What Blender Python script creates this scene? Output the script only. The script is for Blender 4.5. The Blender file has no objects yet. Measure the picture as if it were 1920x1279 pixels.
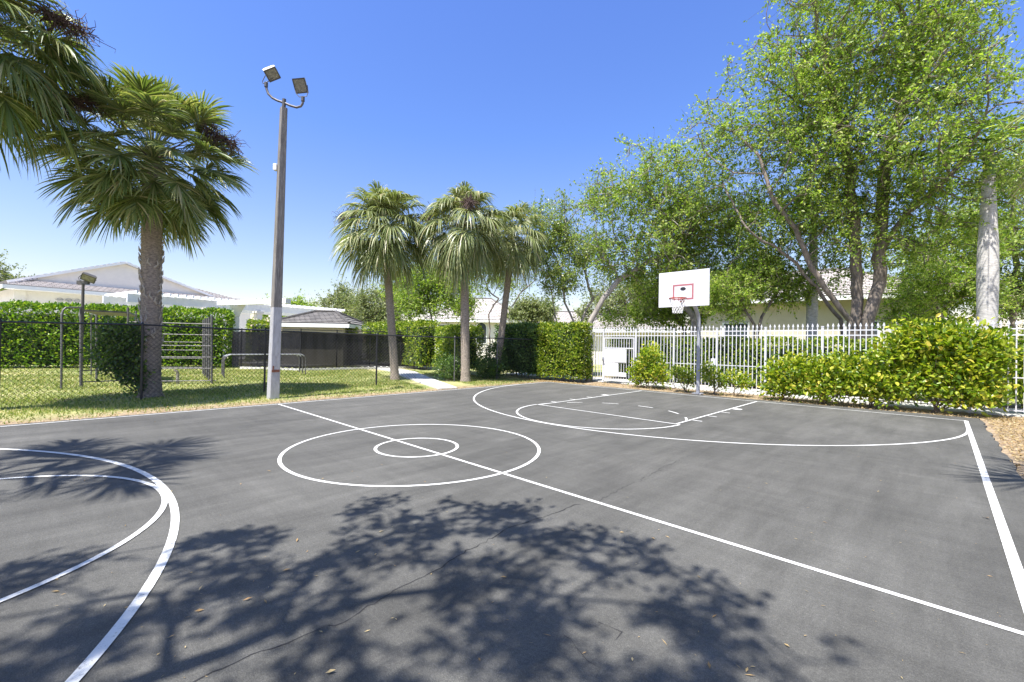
import bpy, math, random
import numpy as np
from mathutils import Vector, Matrix
S = bpy.context.scene
COL = S.collection
random.seed(7)
R = np.random.RandomState(11)
rad = math.radians

# ------------------------------------------------------------------ camera
F, PIT, ROLL, YAW = 826.43, 0.006, 0.015, 0.7730
CAM = np.array([5.634, -3.768, 1.574])
_c, _s = math.cos(YAW), math.sin(YAW)
FW = np.array([-_s*math.cos(PIT), _c*math.cos(PIT), math.sin(PIT)])
RT = np.array([_c, _s, 0.0]); UP = np.cross(RT, FW)
R2 = math.cos(ROLL)*RT + math.sin(ROLL)*UP
U2 = -math.sin(ROLL)*RT + math.cos(ROLL)*UP
cam = bpy.data.cameras.new('camera'); cam.sensor_width = 36; cam.lens = F/1920*36
cam.clip_start = 0.05; cam.clip_end = 3000
co = bpy.data.objects.new('camera', cam); COL.objects.link(co)
co.matrix_world = Matrix(((R2[0], U2[0], -FW[0], CAM[0]), (R2[1], U2[1], -FW[1], CAM[1]), (R2[2], U2[2], -FW[2], CAM[2]), (0, 0, 0, 1)))
S.camera = co
S.render.resolution_x = 1024; S.render.resolution_y = 682
# a survey helper: turn a point of the photograph into a place on the ground, on a vertical plane or at a depth
def ray(x, y): return FW + R2*(x-960)/F - U2*(y-639.5)/F
def G(x, y, z=0.0):
    d = ray(x, y); return CAM + d*(z-CAM[2])/d[2]
def at(x, y, dep): return CAM + ray(x, y)*dep
def onp(x, y, P, n):
    d = ray(x, y); n = np.array(n, float); return CAM + d*(np.dot(np.array(P)-CAM, n)/np.dot(d, n))
def onY(x, y, Y): return onp(x, y, (0, Y, 0), (0, 1, 0))
def onX(x, y, X): return onp(x, y, (X, 0, 0), (1, 0, 0))

# ------------------------------------------------------------------ world, sun, exposure
SUN_EL = rad(63.5)
SH = np.array([-0.10, 0.995])                    # direction shadows fall in on the ground
sun_dir = np.array([-SH[0]*math.cos(SUN_EL), -SH[1]*math.cos(SUN_EL), math.sin(SUN_EL)])   # towards the sun
w = bpy.data.worlds.new("World"); S.world = w; w.use_nodes = True
nt = w.node_tree
bg = nt.nodes['Background']
sky = nt.nodes.new('ShaderNodeTexSky'); sky.sky_type = 'NISHITA'; sky.sun_disc = False
sky.sun_elevation = SUN_EL; sky.sun_rotation = math.atan2(sun_dir[0], sun_dir[1])
sky.air_density = 1.0; sky.dust_density = 0.6; sky.ozone_density = 2.5; sky.altitude = 0
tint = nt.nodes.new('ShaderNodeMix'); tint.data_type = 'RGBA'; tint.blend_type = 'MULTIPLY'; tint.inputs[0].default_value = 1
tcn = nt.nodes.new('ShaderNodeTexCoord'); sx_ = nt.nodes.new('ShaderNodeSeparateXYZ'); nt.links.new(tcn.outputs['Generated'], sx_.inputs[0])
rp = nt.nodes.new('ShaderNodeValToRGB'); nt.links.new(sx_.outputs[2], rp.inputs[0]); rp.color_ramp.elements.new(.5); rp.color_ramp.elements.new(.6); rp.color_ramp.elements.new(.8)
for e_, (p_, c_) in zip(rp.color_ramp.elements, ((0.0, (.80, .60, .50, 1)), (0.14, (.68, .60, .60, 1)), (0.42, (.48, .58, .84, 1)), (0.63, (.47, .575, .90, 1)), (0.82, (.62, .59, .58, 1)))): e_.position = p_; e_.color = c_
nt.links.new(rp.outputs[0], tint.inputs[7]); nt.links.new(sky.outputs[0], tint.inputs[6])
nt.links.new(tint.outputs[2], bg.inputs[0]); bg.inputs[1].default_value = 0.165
sl = bpy.data.lights.new('sun', 'SUN'); sl.energy = 5.0; sl.angle = rad(0.53); sl.color = (1.0, 0.965, 0.91)
so = bpy.data.objects.new('sun', sl); COL.objects.link(so)
so.rotation_euler = Vector(sun_dir).to_track_quat('Z', 'Y').to_euler(); so.location = (0, 0, 40)
S.view_settings.view_transform = 'Standard'; S.view_settings.look = 'None'
S.view_settings.exposure = 1.05; S.view_settings.gamma = 1
S.cycles.max_bounces = 6; S.cycles.transparent_max_bounces = 12; S.cycles.use_denoising = True

# ------------------------------------------------------------------ materials
def nmat(name):
    m = bpy.data.materials.new(name); m.use_nodes = True
    n = m.node_tree; b = n.nodes['Principled BSDF']; return m, n, b
def noise(n, scale, detail=4, rough=.55, coord=None, dist=0):
    t = n.nodes.new('ShaderNodeTexNoise'); t.inputs['Scale'].default_value = scale
    t.inputs['Detail'].default_value = detail; t.inputs['Roughness'].default_value = rough
    t.inputs['Distortion'].default_value = dist
    if coord is not None: n.links.new(coord, t.inputs['Vector'])
    return t.outputs['Fac']
def objco(n, sc=None):
    g = n.nodes.new('ShaderNodeNewGeometry').outputs['Position']
    if sc is None: return g
    v = n.nodes.new('ShaderNodeVectorMath'); v.operation = 'MULTIPLY'; n.links.new(g, v.inputs[0]); v.inputs[1].default_value = sc
    return v.outputs[0]
def ramp(n, fac, stops):
    r = n.nodes.new('ShaderNodeValToRGB'); el = r.color_ramp.elements
    while len(el) < len(stops): el.new(0.5)
    for e, (p, c) in zip(el, stops):
        e.position = p; e.color = (*c, 1) if len(c) == 3 else c
    n.links.new(fac, r.inputs[0]); return r.outputs[0]
def mixc(n, fac, a, b, mode='MIX'):
    m = n.nodes.new('ShaderNodeMix'); m.data_type = 'RGBA'; m.blend_type = mode
    for sock, v in ((m.inputs[0], fac), (m.inputs[6], a), (m.inputs[7], b)):
        if isinstance(v, (int, float)): sock.default_value = v
        elif isinstance(v, tuple): sock.default_value = (*v, 1)
        else: n.links.new(v, sock)
    return m.outputs[2]
def bump(n, b, h, strength, dist=0.01):
    k = n.nodes.new('ShaderNodeBump'); k.inputs['Strength'].default_value = strength
    k.inputs['Distance'].default_value = dist; n.links.new(h, k.inputs['Height']); n.links.new(k.outputs[0], b.inputs['Normal'])
def simple(name, col, rough=.6, metal=0, var=.15, scale=6, bmp=0, bscale=60, stretch=(1, 1, 1)):
    m, n, b = nmat(name); cc = objco(n, stretch)
    f = noise(n, scale, 5, .6, cc)
    lo = tuple(c*(1-var) for c in col); hi = tuple(min(1, c*(1+var)) for c in col)
    n.links.new(ramp(n, f, [(0.3, lo), (0.7, hi)]), b.inputs['Base Color'])
    b.inputs['Roughness'].default_value = rough; b.inputs['Metallic'].default_value = metal
    if bmp: bump(n, b, noise(n, bscale, 4, .6, cc), bmp)
    return m
def leafmat(name, stops, rough=.42, trans=.35, tint=1.25, spec=.5):
    m, n, b = nmat(name)
    rnd = n.nodes.new('ShaderNodeNewGeometry').outputs['Random Per Island']
    c = ramp(n, rnd, stops)
    big = noise(n, .9, 3, .5, objco(n))
    c = mixc(n, .55, c, ramp(n, big, [(0.35, (.62, .72, .6)), (0.65, (1.0, 1.0, 1.0))]), 'MULTIPLY')
    n.links.new(c, b.inputs['Base Color']); b.inputs['Roughness'].default_value = rough
    b.inputs['Specular IOR Level'].default_value = spec
    tr = n.nodes.new('ShaderNodeBsdfTranslucent')
    n.links.new(mixc(n, 1.0, c, (tint, tint*1.1, .55), 'MULTIPLY'), tr.inputs['Color'])
    mx = n.nodes.new('ShaderNodeMixShader'); mx.inputs[0].default_value = trans
    n.links.new(b.outputs[0], mx.inputs[1]); n.links.new(tr.outputs[0], mx.inputs[2])
    n.links.new(mx.outputs[0], n.nodes['Material Output'].inputs['Surface'])
    return m
M = {}
# asphalt
m, n, b = nmat('asphalt'); g = objco(n)
big = noise(n, .35, 5, .6, g, .6); mid = noise(n, 2.2, 6, .65, objco(n, (1, .25, 1)), .3); fine = noise(n, 160, 3, .7, g)
c = ramp(n, big, [(0.3, (.080, .078, .072)), (0.7, (.117, .114, .105))])
c = mixc(n, .75, c, ramp(n, mid, [(0.32, (.68, .68, .68)), (0.7, (1.25, 1.25, 1.25))]), 'MULTIPLY')
st2 = noise(n, 7, 5, .7, objco(n, (1, .12, 1)), .2); c = mixc(n, .35, c, ramp(n, st2, [(0.35, (.72, .72, .72)), (0.68, (1.28, 1.28, 1.28))]), 'MULTIPLY')
st3 = noise(n, 6, 5, .7, objco(n, (.12, 1, 1)), .2); c = mixc(n, .35, c, ramp(n, st3, [(0.35, (.74, .74, .74)), (0.68, (1.25, 1.25, 1.25))]), 'MULTIPLY')
c = mixc(n, .8, c, ramp(n, fine, [(0.3, (.55, .55, .55)), (0.52, (1, 1, 1)), (0.78, (1.9, 1.9, 1.85))]), 'MULTIPLY')
n.links.new(c, b.inputs['Base Color']); b.inputs['Roughness'].default_value = .78; b.inputs['Specular IOR Level'].default_value = .35
c = mixc(n, .8, c, ramp(n, noise(n, 48, 4, .75, g), [(0.3, (.72, .72, .72)), (0.52, (1, 1, 1)), (0.75, (1.45, 1.45, 1.42))]), 'MULTIPLY'); n.links.new(c, b.inputs['Base Color'])
bump(n, b, noise(n, 90, 5, .75, g), .9, .008); M['asphalt'] = m
# painted lines
m, n, b = nmat('line_paint'); g = objco(n)
f = noise(n, 45, 5, .75, g); f2 = noise(n, 3, 4, .6, g)
wear = noise(n, 9, 6, .75, g); f = mixc(n, .45, f, wear); c = ramp(n, f, [(0.37, (.22, .22, .22)), (0.47, (.68, .68, .66))]); c = mixc(n, .5, c, ramp(n, f2, [(0.3, (.74, .74, .74)), (0.6, (1, 1, 1))]), 'MULTIPLY')
n.links.new(c, b.inputs['Base Color']); b.inputs['Roughness'].default_value = .7; bump(n, b, noise(n, 110, 4, .7, g), .5, .005); M['paint'] = m
# ground
m, n, b = nmat('soil_and_grass'); g = objco(n)
x = n.nodes.new('ShaderNodeSeparateXYZ'); n.links.new(g, x.inputs[0])
f1 = noise(n, .5, 6, .65, g, .5); f2 = noise(n, 9, 5, .7, g); f3 = noise(n, 60, 3, .7, g)
grass = ramp(n, f1, [(0.32, (.17, .21, .06)), (0.5, (.29, .30, .11)), (0.66, (.42, .37, .19))])
grass = mixc(n, .6, grass, ramp(n, f2, [(0.3, (.5, .55, .5)), (0.7, (1.3, 1.25, 1.1))]), 'MULTIPLY')
dirt = ramp(n, f2, [(0.3, (.17, .12, .075)), (0.5, (.30, .225, .15)), (0.7, (.46, .37, .26))])
dirt = mixc(n, .6, dirt, ramp(n, f3, [(0.3, (.55, .5, .45)), (0.7, (1.3, 1.3, 1.25))]), 'MULTIPLY')
def mth(op, a, bb):
    q = n.nodes.new('ShaderNodeMath'); q.operation = op
    for s_, v in ((q.inputs[0], a), (q.inputs[1], bb)):
        if isinstance(v, (int, float)): s_.default_value = v
        else: n.links.new(v, s_)
    return q.outputs[0]
edge = mth('ADD', x.outputs[0], mth('MULTIPLY', mth('SUBTRACT', f1, .5), 2.2))
edge = mth('ADD', edge, mth('MULTIPLY', mth('SUBTRACT', f2, .5), .8))
mr = n.nodes.new('ShaderNodeMapRange'); mr.inputs[1].default_value = -7.5; mr.inputs[2].default_value = -6.7; n.links.new(edge, mr.inputs[0])
far_ = n.nodes.new('ShaderNodeMapRange'); far_.inputs[1].default_value = 15; far_.inputs[2].default_value = 17; n.links.new(x.outputs[1], far_.inputs[0])
msk = mth('MULTIPLY', mr.outputs[0], mth('SUBTRACT', 1, far_.outputs[0]))
n.links.new(mixc(n, msk, grass, dirt), b.inputs['Base Color']); b.inputs['Roughness'].default_value = .95
bump(n, b, f2, .6, .05); M['ground'] = m
M['concrete'] = simple('concrete', (.55, .54, .51), .85, var=.18, scale=3, bmp=.3)
M['crack'] = simple('crack_fill', (.022, .022, .024), .9)
M['white'] = simple('white_powder_coat', (.58, .58, .61), .4, var=.04, scale=3)
M['board'] = simple('backboard_white', (.62, .62, .64), .4, var=.07, scale=3)
M['red'] = simple('red_paint', (.36, .13, .14), .5)
M['rim'] = simple('orange_red_rim', (.34, .05, .03), .5)
M['net'] = simple('net_cord', (.78, .77, .75), .8)
M['black'] = simple('black_vinyl', (.018, .018, .024), .4, var=.2)
M['wire'] = simple('dark_wire', (.02, .02, .022), .5)
M['galv'] = simple('galvanised_steel', (.33, .34, .37), .55, .12, var=.2, scale=8)
M['steel_dark'] = simple('weathered_grey_steel', (.13, .125, .13), .55, .3, var=.35, scale=10)
M['screen'] = None
m, n, b = nmat('privacy_screen'); g = objco(n)
n.links.new(ramp(n, noise(n, 1.3, 4, .6, g), [(0.3, (.007, .007, .009)), (0.7, (.017, .017, .021))]), b.inputs['Base Color']); b.inputs['Roughness'].default_value = .8; b.inputs['Specular IOR Level'].default_value = .12
tp = n.nodes.new('ShaderNodeBsdfTransparent'); mx = n.nodes.new('ShaderNodeMixShader'); mx.inputs[0].default_value = .06
n.links.new(b.outputs[0], mx.inputs[1]); n.links.new(tp.outputs[0], mx.inputs[2]); n.links.new(mx.outputs[0], n.nodes['Material Output'].inputs['Surface']); M['screen'] = m
M['bark'] = simple('bark', (.20, .165, .135), .9, var=.45, scale=7, bmp=.8, bscale=25, stretch=(1, 1, .35))
M['bark_pale'] = simple('pale_bark', (.30, .27, .24), .9, var=.4, scale=6, bmp=.7, bscale=25, stretch=(1, 1, .4))
M['twig'] = simple('twig', (.16, .12, .09), .9, var=.3)
M['palmtrunk'] = simple('palm_trunk', (.27, .225, .185), .95, var=.5, scale=16, bmp=1, bscale=40, stretch=(1, 1, 2.2))
M['royal'] = simple('royal_palm_trunk', (.50, .48, .45), .9, var=.32, scale=9, bmp=.5, bscale=50, stretch=(1, 1, 2.5))
M['boot'] = simple('palm_boot', (.38, .34, .29), .9, var=.3)
M['deadseed'] = simple('dry_seed_stalk', (.10, .065, .055), .95, var=.4)
M['deadleaf'] = leafmat('dead_leaf', [(0, (.30, .18, .08)), (.5, (.42, .29, .14)), (1, (.55, .44, .26))], .8, .15)
M['grass'] = leafmat('grass_blade', [(0, (.13, .20, .035)), (.45, (.27, .33, .075)), (.75, (.42, .40, .15)), (1, (.60, .50, .26))], .6, .35)
M['frond'] = leafmat('fan_frond', [(0, (.11, .16, .045)), (.5, (.21, .26, .08)), (.85, (.38, .39, .16)), (1, (.58, .50, .30))], .4, .3, spec=.6)
M['frond_dry'] = leafmat('fan_frond_weathered', [(0, (.14, .18, .065)), (.5, (.25, .29, .11)), (.85, (.40, .40, .19)), (1, (.58, .50, .31))], .4, .25, spec=.6)
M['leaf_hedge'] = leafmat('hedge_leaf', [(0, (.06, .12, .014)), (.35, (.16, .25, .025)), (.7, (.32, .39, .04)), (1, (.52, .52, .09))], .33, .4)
M['leaf_dark_shaded'] = leafmat('dark_and_shaded_leaf', [(0, (.05, .10, .025)), (.6, (.11, .19, .045)), (1, (.22, .32, .07))], .35, .3)  # dark green leaf, also used to colour in shade near the palms
M['leaf_shrub'] = leafmat('shrub_leaf', [(0, (.07, .14, .012)), (.3, (.19, .29, .02)), (.65, (.38, .44, .035)), (.92, (.60, .58, .08)), (1, (.70, .52, .09))], .33, .42)
M['leaf_tree'] = leafmat('tree_leaf', [(0, (.12, .20, .03)), (.4, (.27, .39, .06)), (.8, (.44, .53, .11)), (1, (.60, .60, .24))], .45, .52)
M['leaf_tree2'] = leafmat('tree_leaf_olive', [(0, (.13, .20, .04)), (.5, (.28, .38, .085)), (.85, (.42, .48, .15)), (1, (.55, .52, .27))], .4, .4)
M['leaf_far'] = leafmat('far_tree_leaf', [(0, (.14, .18, .06)), (.5, (.25, .29, .11)), (1, (.38, .38, .19))], .6, .3)
M['leaf_green'] = leafmat('deep_green_hedge_leaf', [(0, (.055, .13, .016)), (.5, (.17, .30, .03)), (.85, (.33, .44, .05)), (1, (.52, .55, .10))], .33, .4)
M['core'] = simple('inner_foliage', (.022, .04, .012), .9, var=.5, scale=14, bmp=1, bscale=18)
M['stucco'] = simple('white_stucco', (.78, .735, .655), .9, var=.05, scale=2, bmp=.2, bscale=40)
M['stucco_warm'] = simple('cream_stucco', (.52, .49, .40), .9, var=.06, scale=2, bmp=.2, bscale=40)
M['trim'] = simple('white_trim', (.84, .84, .83), .55, var=.03)
M['glass'] = simple('window_glass', (.05, .065, .08), .08, var=.2, scale=2)
def tilemat(name, c1, c2, rows):
    m, n, b = nmat(name); cc = n.nodes.new('ShaderNodeTexCoord').outputs['UV']
    br = n.nodes.new('ShaderNodeTexBrick'); n.links.new(cc, br.inputs['Vector']); br.inputs['Scale'].default_value = 1
    br.inputs['Brick Width'].default_value = .34; br.inputs['Row Height'].default_value = rows; br.inputs['Mortar Size'].default_value = .022
    br.inputs['Color1'].default_value = (*c1, 1); br.inputs['Color2'].default_value = (*c2, 1); br.inputs['Mortar'].default_value = tuple(v*.3 for v in c1)+(1,)
    f = noise(n, 2.5, 5, .7, objco(n))
    n.links.new(mixc(n, .6, br.outputs[0], ramp(n, f, [(0.3, (.6, .58, .57)), (0.65, (1.1, 1.1, 1.1))]), 'MULTIPLY'), b.inputs['Base Color'])
    b.inputs['Roughness'].default_value = .85; bump(n, b, br.outputs['Fac'], -.6, .04); return m
M['tile_pale'] = tilemat('pale_roof_tile', (.60, .555, .52), (.52, .475, .44), .36)
M['tile_grey'] = tilemat('grey_roof_tile', (.29, .27, .25), (.18, .17, .16), .33)
# weathered pole, painted pale grey up to 2.6 m
m, n, b = nmat('weathered_pole'); g = objco(n); x = n.nodes.new('ShaderNodeSeparateXYZ'); n.links.new(g, x.inputs[0])
wood = ramp(n, noise(n, 5, 6, .7, objco(n, (6, 6, .5))), [(0.3, (.10, .092, .086)), (0.5, (.19, .175, .16)), (0.72, (.34, .32, .29))])
pnt = ramp(n, noise(n, 6, 6, .7, objco(n, (3, 3, .8))), [(0.30, (.24, .23, .22)), (0.42, (.36, .36, .37)), (0.8, (.48, .48, .50))])
st = mth('GREATER_THAN', x.outputs[2], 2.47)
n.links.new(mixc(n, st, pnt, wood), b.inputs['Base Color']); b.inputs['Roughness'].default_value = .85
bump(n, b, noise(n, 8, 6, .7, objco(n, (6, 6, .5))), .6, .02); M['pole'] = m
M['rust'] = simple('rusty_plate', (.20, .08, .05), .8, var=.5, scale=40)
M['lamp_shell'] = simple('lamp_housing_beige', (.58, .54, .46), .5, var=.12)
M['lamp_dark'] = simple('lamp_housing_bronze', (.075, .07, .065), .5)
M['lens'] = simple('lamp_lens', (.22, .21, .16), .12, var=.4, scale=14)

# ------------------------------------------------------------------ mesh helpers
LOC = {}
def thing(name, label, cat, loc, group=None):
    o = bpy.data.objects.new(name, None); COL.objects.link(o); o.location = tuple(float(v) for v in loc)
    o.empty_display_size = .2; o['label'] = label; o['category'] = cat
    if group: o['group'] = group
    LOC[o] = np.array(loc, float); return o
def structure(o): o['kind'] = 'structure'; return o
def finish(name, me, mat, parent, off):
    me.materials.append(mat)
    o = bpy.data.objects.new(name, me); COL.objects.link(o)
    if parent is not None: o.parent = parent
    LOC[o] = off; return o
def mesh(name, V, Fc, mat, parent=None, smooth=False, uv=None):
    V = np.asarray(V, float).reshape(-1, 3); off = LOC[parent] if parent is not None else np.zeros(3)
    me = bpy.data.meshes.new(name); me.from_pydata((V-off).tolist(), [], [list(map(int, f)) for f in Fc])
    if uv is not None:
        l = me.uv_layers.new(name='uv'); flat = []
        for f in me.polygons:
            for vi in f.vertices: flat += uv[vi]
        l.data.foreach_set('uv', flat)
    if smooth: me.polygons.foreach_set('use_smooth', [True]*len(me.polygons))
    me.update(); return finish(name, me, mat, parent, off)
def fastmesh(name, V, Fq, mat, parent=None, smooth=False):
    """V (n,3), Fq (m,k) same vertex count per face"""
    off = LOC[parent] if parent is not None else np.zeros(3)
    V = (np.asarray(V)-off).astype(np.float32); Fq = np.asarray(Fq, np.int32); k = Fq.shape[1]
    me = bpy.data.meshes.new(name); me.vertices.add(len(V)); me.vertices.foreach_set('co', V.ravel())
    me.loops.add(Fq.size); me.loops.foreach_set('vertex_index', Fq.ravel())
    me.polygons.add(len(Fq)); me.polygons.foreach_set('loop_start', np.arange(0, Fq.size, k, dtype=np.int32))
    me.polygons.foreach_set('loop_total', np.full(len(Fq), k, np.int32))
    if smooth: me.polygons.foreach_set('use_smooth', np.ones(len(Fq), bool))
    me.update(calc_edges=True); return finish(name, me, mat, parent, off)
class MB:
    def __init__(s): s.v = []; s.f = []; s.n = 0
    def add(s, V, Fc):
        V = np.asarray(V, float).reshape(-1, 3); s.v.append(V); s.f += [[int(i)+s.n for i in f] for f in Fc]; s.n += len(V); return s
    def box(s, c, size, ax=None, ay=None, az=None, bev=0):
        ax = np.array(ax if ax is not None else (1, 0, 0), float); ay = np.array(ay if ay is not None else (0, 1, 0), float)
        az = np.array(az if az is not None else np.cross(ax, ay), float); hx, hy, hz = np.array(size)/2; c = np.array(c, float)
        if bev:
            b = bev; V = []; Fc = []
            for sz in (-1, 1):
                for kk, (zz, inn) in enumerate(((hz-b, 0), (hz, b)) if sz > 0 else ((hz, b), (hz-b, 0))):
                    X, Y = hx-inn, hy-inn
                    for (px, py) in ((-X+b, -Y), (X-b, -Y), (X, -Y+b), (X, Y-b), (X-b, Y), (-X+b, Y), (-X, Y-b), (-X, -Y+b)):
                        V.append(c+ax*px+ay*py+az*sz*zz)
            for r in range(3):
                for i in range(8): a = r*8+i; d = r*8+(i+1) % 8; Fc.append([a, d, d+8, a+8])
            Fc.append(list(range(7, -1, -1))); Fc.append(list(range(24, 32))); return s.add(V, Fc)
        V = [c+ax*hx*a+ay*hy*b_+az*hz*d for d in (-1, 1) for (a, b_) in ((-1, -1), (1, -1), (1, 1), (-1, 1))]
        return s.add(V, [[3, 2, 1, 0], [4, 5, 6, 7], [0, 1, 5, 4], [1, 2, 6, 5], [2, 3, 7, 6], [3, 0, 4, 7]])
    def beam(s, a, b, w, h, up=(0, 0, 1)):
        a = np.array(a, float); b = np.array(b, float); d = b-a; L = np.linalg.norm(d); d /= L
        sd = np.cross(d, up); sd /= np.linalg.norm(sd); u = np.cross(sd, d)
        return s.box((a+b)/2, (L, w, h), d, sd, u)
    def tube(s, P, r, k=8, cap=True):
        P = np.asarray(P, float); r = np.broadcast_to(np.asarray(r, float), (len(P),)); T = np.gradient(P, axis=0); T /= np.linalg.norm(T, axis=1)[:, None]+1e-12
        ref = np.array([0, 0, 1.]) if abs(T[0][2]) < .9 else np.array([1., 0, 0]); V = []
        a = np.cross(ref, T[0]); a /= np.linalg.norm(a)
        for i in range(len(P)):
            a = a-T[i]*np.dot(a, T[i]); a /= np.linalg.norm(a); b = np.cross(T[i], a)
            for j in range(k):
                t = 2*math.pi*j/k; V.append(P[i]+r[i]*(a*math.cos(t)+b*math.sin(t)))
        Fc = [[i*k+j, i*k+(j+1) % k, (i+1)*k+(j+1) % k, (i+1)*k+j] for i in range(len(P)-1) for j in range(k)]
        if cap: Fc += [list(range(k-1, -1, -1)), list(range((len(P)-1)*k, len(P)*k))]
        return s.add(V, Fc)
    def poly(s, V): return s.add(V, [list(range(len(V)))])
    def prism(s, V, off):
        V = np.asarray(V, float); k = len(V); off = np.array(off, float)
        Fc = [list(range(k)), list(range(2*k-1, k-1, -1))]+[[i, i+k, (i+1) % k+k, (i+1) % k] for i in range(k)]
        return s.add(np.vstack([V, V+off]), Fc)
    def build(s, name, mat, parent=None, smooth=False):
        o = mesh(name, np.vstack(s.v), s.f, mat, parent, smooth)
        if smooth:
            try: o.data.set_sharp_from_angle(angle=rad(40))
            except Exception: pass
        return o
def arc(c, r, a0, a1, n, ax, ay):
    return [np.array(c)+r*(math.cos(t)*np.array(ax)+math.sin(t)*np.array(ay)) for t in np.linspace(a0, a1, n)]
def nrm(a): return a/(np.linalg.norm(a, axis=-1, keepdims=True)+1e-9)
def leaves(P, D, size, asp=.5, fold=.25, rich=False, flat=.5, rs=R):
    """leaf blades at P pointing along D (already random); flat: how much the blade faces up"""
    P = np.asarray(P); n_ = len(P); D = nrm(D); size = np.broadcast_to(size, (n_,))[:, None]
    U = nrm(rs.normal(size=(n_, 3))*(1-flat)+np.array([0, 0, 1.])*flat)
    Sd = nrm(np.cross(D, U)); N = np.cross(Sd, D); W = size*asp*.5
    if rich:
        V = np.stack([P, P+D*size*.3+Sd*W*.85+N*W*fold, P+D*size*.7+Sd*W*.8+N*W*fold, P+D*size-N*size*.08,
                      P+D*size*.7-Sd*W*.8+N*W*fold, P+D*size*.3-Sd*W*.85+N*W*fold], 1).reshape(-1, 3)
        b = np.arange(n_)[:, None]*6; Fc = np.concatenate([b+[0, 1, 2, 3], b+[0, 3, 4, 5]])
    else:
        V = np.stack([P, P+D*size*.5+Sd*W+N*W*fold, P+D*size, P+D*size*.5-Sd*W+N*W*fold], 1).reshape(-1, 3)
        b = np.arange(n_)[:, None]*4; Fc = b+[0, 1, 2, 3]
    return V, Fc

# ------------------------------------------------------------------ ground, court
def grid(x0, x1, y0, y1, z, name, mat):
    return structure(mesh(name, [(x0, y0, z), (x1, y0, z), (x1, y1, z), (x0, y1, z)], [[0, 1, 2, 3]], mat))
grid(-600, 600, -400, 800, -.035, 'ground', M['ground'])
def jag(pts, amp, step, rs):
    out = []
    for a, b in zip(pts, pts[1:]+pts[:1]):
        a = np.array(a, float); b = np.array(b, float); L = np.linalg.norm(b-a); k = max(1, int(L/step)); d = (b-a)/L; nn = np.array([d[1], -d[0]])
        for i in range(k): out.append(a+(b-a)*i/k+(nn*rs.uniform(-amp, amp) if i else 0))
    return out
cp = [(-6.2, -16), (-6.2, 10.5), (6.28, 11.15), (6.36, 4.5), (6.75, 3), (9, -3), (9, -16)]
cp[1] = (-6.25, 10.55)
outl = jag(cp, .035, .22, R)
b_ = MB(); b_.prism([(p[0], p[1], 0) for p in outl], (0, 0, -.06)); structure(b_.build('basketball_court', M['asphalt']))
W2, LH, R3, RF, YF, LW = 6.03, 10.37, 5.79, 1.89, 4.91, 1.81
ln = MB(); Z = .004; lw = .0235
def seg(a, b, w=lw, z=Z):
    a = np.array(a, float); b = np.array(b, float); d = (b-a)/np.linalg.norm(b-a); q = np.array([-d[1], d[0]])*w
    k = max(1, int(np.linalg.norm(b-a)/.5)); t = np.linspace(0, 1, k+1)
    V = [(*(a+(b-a)*u+q), z) for u in t]+[(*(a+(b-a)*u-q), z) for u in t]
    ln.add(V, [[i, i+1+k, i+2+k, i+1] for i in range(k)])
def ring(cx, cy, r, a0=0, a1=2*math.pi, w=lw, z=Z, k=120, fl=0):
    t = np.linspace(a0, a1, k+1); g_ = lambda u, w_: r+w_+fl*abs(math.cos(u))**10; V = [(cx+g_(u, w)*math.cos(u), cy+g_(u, w)*math.sin(u), z) for u in t]+[(cx+g_(u, -w)*math.cos(u), cy+g_(u, -w)*math.sin(u), z) for u in t]
    ln.add(V, [[i+1, i, i+1+k, i+2+k] for i in range(k)])
seg((-W2, 0), (W2, 0)); ring(0, 0, 1.83, z=Z+.0005); ring(0, 0, .60, z=Z+.001)
seg((-W2, -13), (-W2, LH), z=Z+.0015); seg((W2, -13), (W2, LH), w=.034, z=Z+.0015); seg((-W2, LH), (W2, LH), z=Z+.002)
for sg in (1, -1):
    yb = sg*(LH-1.6); fy = sg*YF
    a = (math.pi, 2*math.pi) if sg > 0 else (0, math.pi)
    ring(0, yb, R3, *a, w=lw if sg > 0 else .03, z=Z+.0025, fl=.22); ring(0, fy, RF, *a, z=Z+.003)
    for sx in (-1, 1):
        seg((sx*LW, fy), (sx*LW, sg*LH), z=Z+.0035)
        for k, (yy, ww) in enumerate(((2.15, .10), (3.0, .025), (3.85, .025), (4.7, .025))):
            seg((sx*(LW+.03), sg*(LH-yy)), (sx*(LW+.03+.2), sg*(LH-yy)), w=ww, z=Z)
    seg((-LW, fy), (LW, fy), z=Z+.004)
    for k in range(6):
        a0 = (.10+k*.165)*math.pi+(0 if sg > 0 else math.pi); ring(0, fy, RF-.02, a0, a0+.075*math.pi, z=Z, k=8)
structure(ln.build('court_markings', M['paint']))
# cracks
cr = MB()
def crack(px, w=.004, seed=1):
    rs = np.random.RandomState(seed); P = [G(*p)[:2] for p in px]; Q = []
    for a, b in zip(P[:-1], P[1:]):
        k = max(2, int(np.linalg.norm(b-a)/.05))
        for i in range(k): Q.append(a+(b-a)*i/k)
    Q = np.array(Q); Q += np.cumsum(rs.normal(0, .006, Q.shape), 0)*.6+rs.normal(0, .010, Q.shape)
    T = nrm(np.gradient(Q, axis=0)); Nn = np.stack([-T[:, 1], T[:, 0]], 1)*np.abs(rs.normal(w, w*.5, len(Q)))[:, None]*.7
    V = [(*p, .0022) for p in Q+Nn]+[(*p, .0022) for p in Q-Nn]; k = len(Q)
    cr.add(V, [[i, i+k, i+1+k, i+1] for i in range(k-1)])
crack([(1085, 945), (960, 985), (790, 1078), (640, 1160), (350, 1275), (280, 1320)], .0045, 1)
crack([(1290, 855), (1180, 915), (1120, 948)], .003, 2); crack([(1120, 1165), (1160, 1185), (1150, 1210)], .004, 3)
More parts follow.
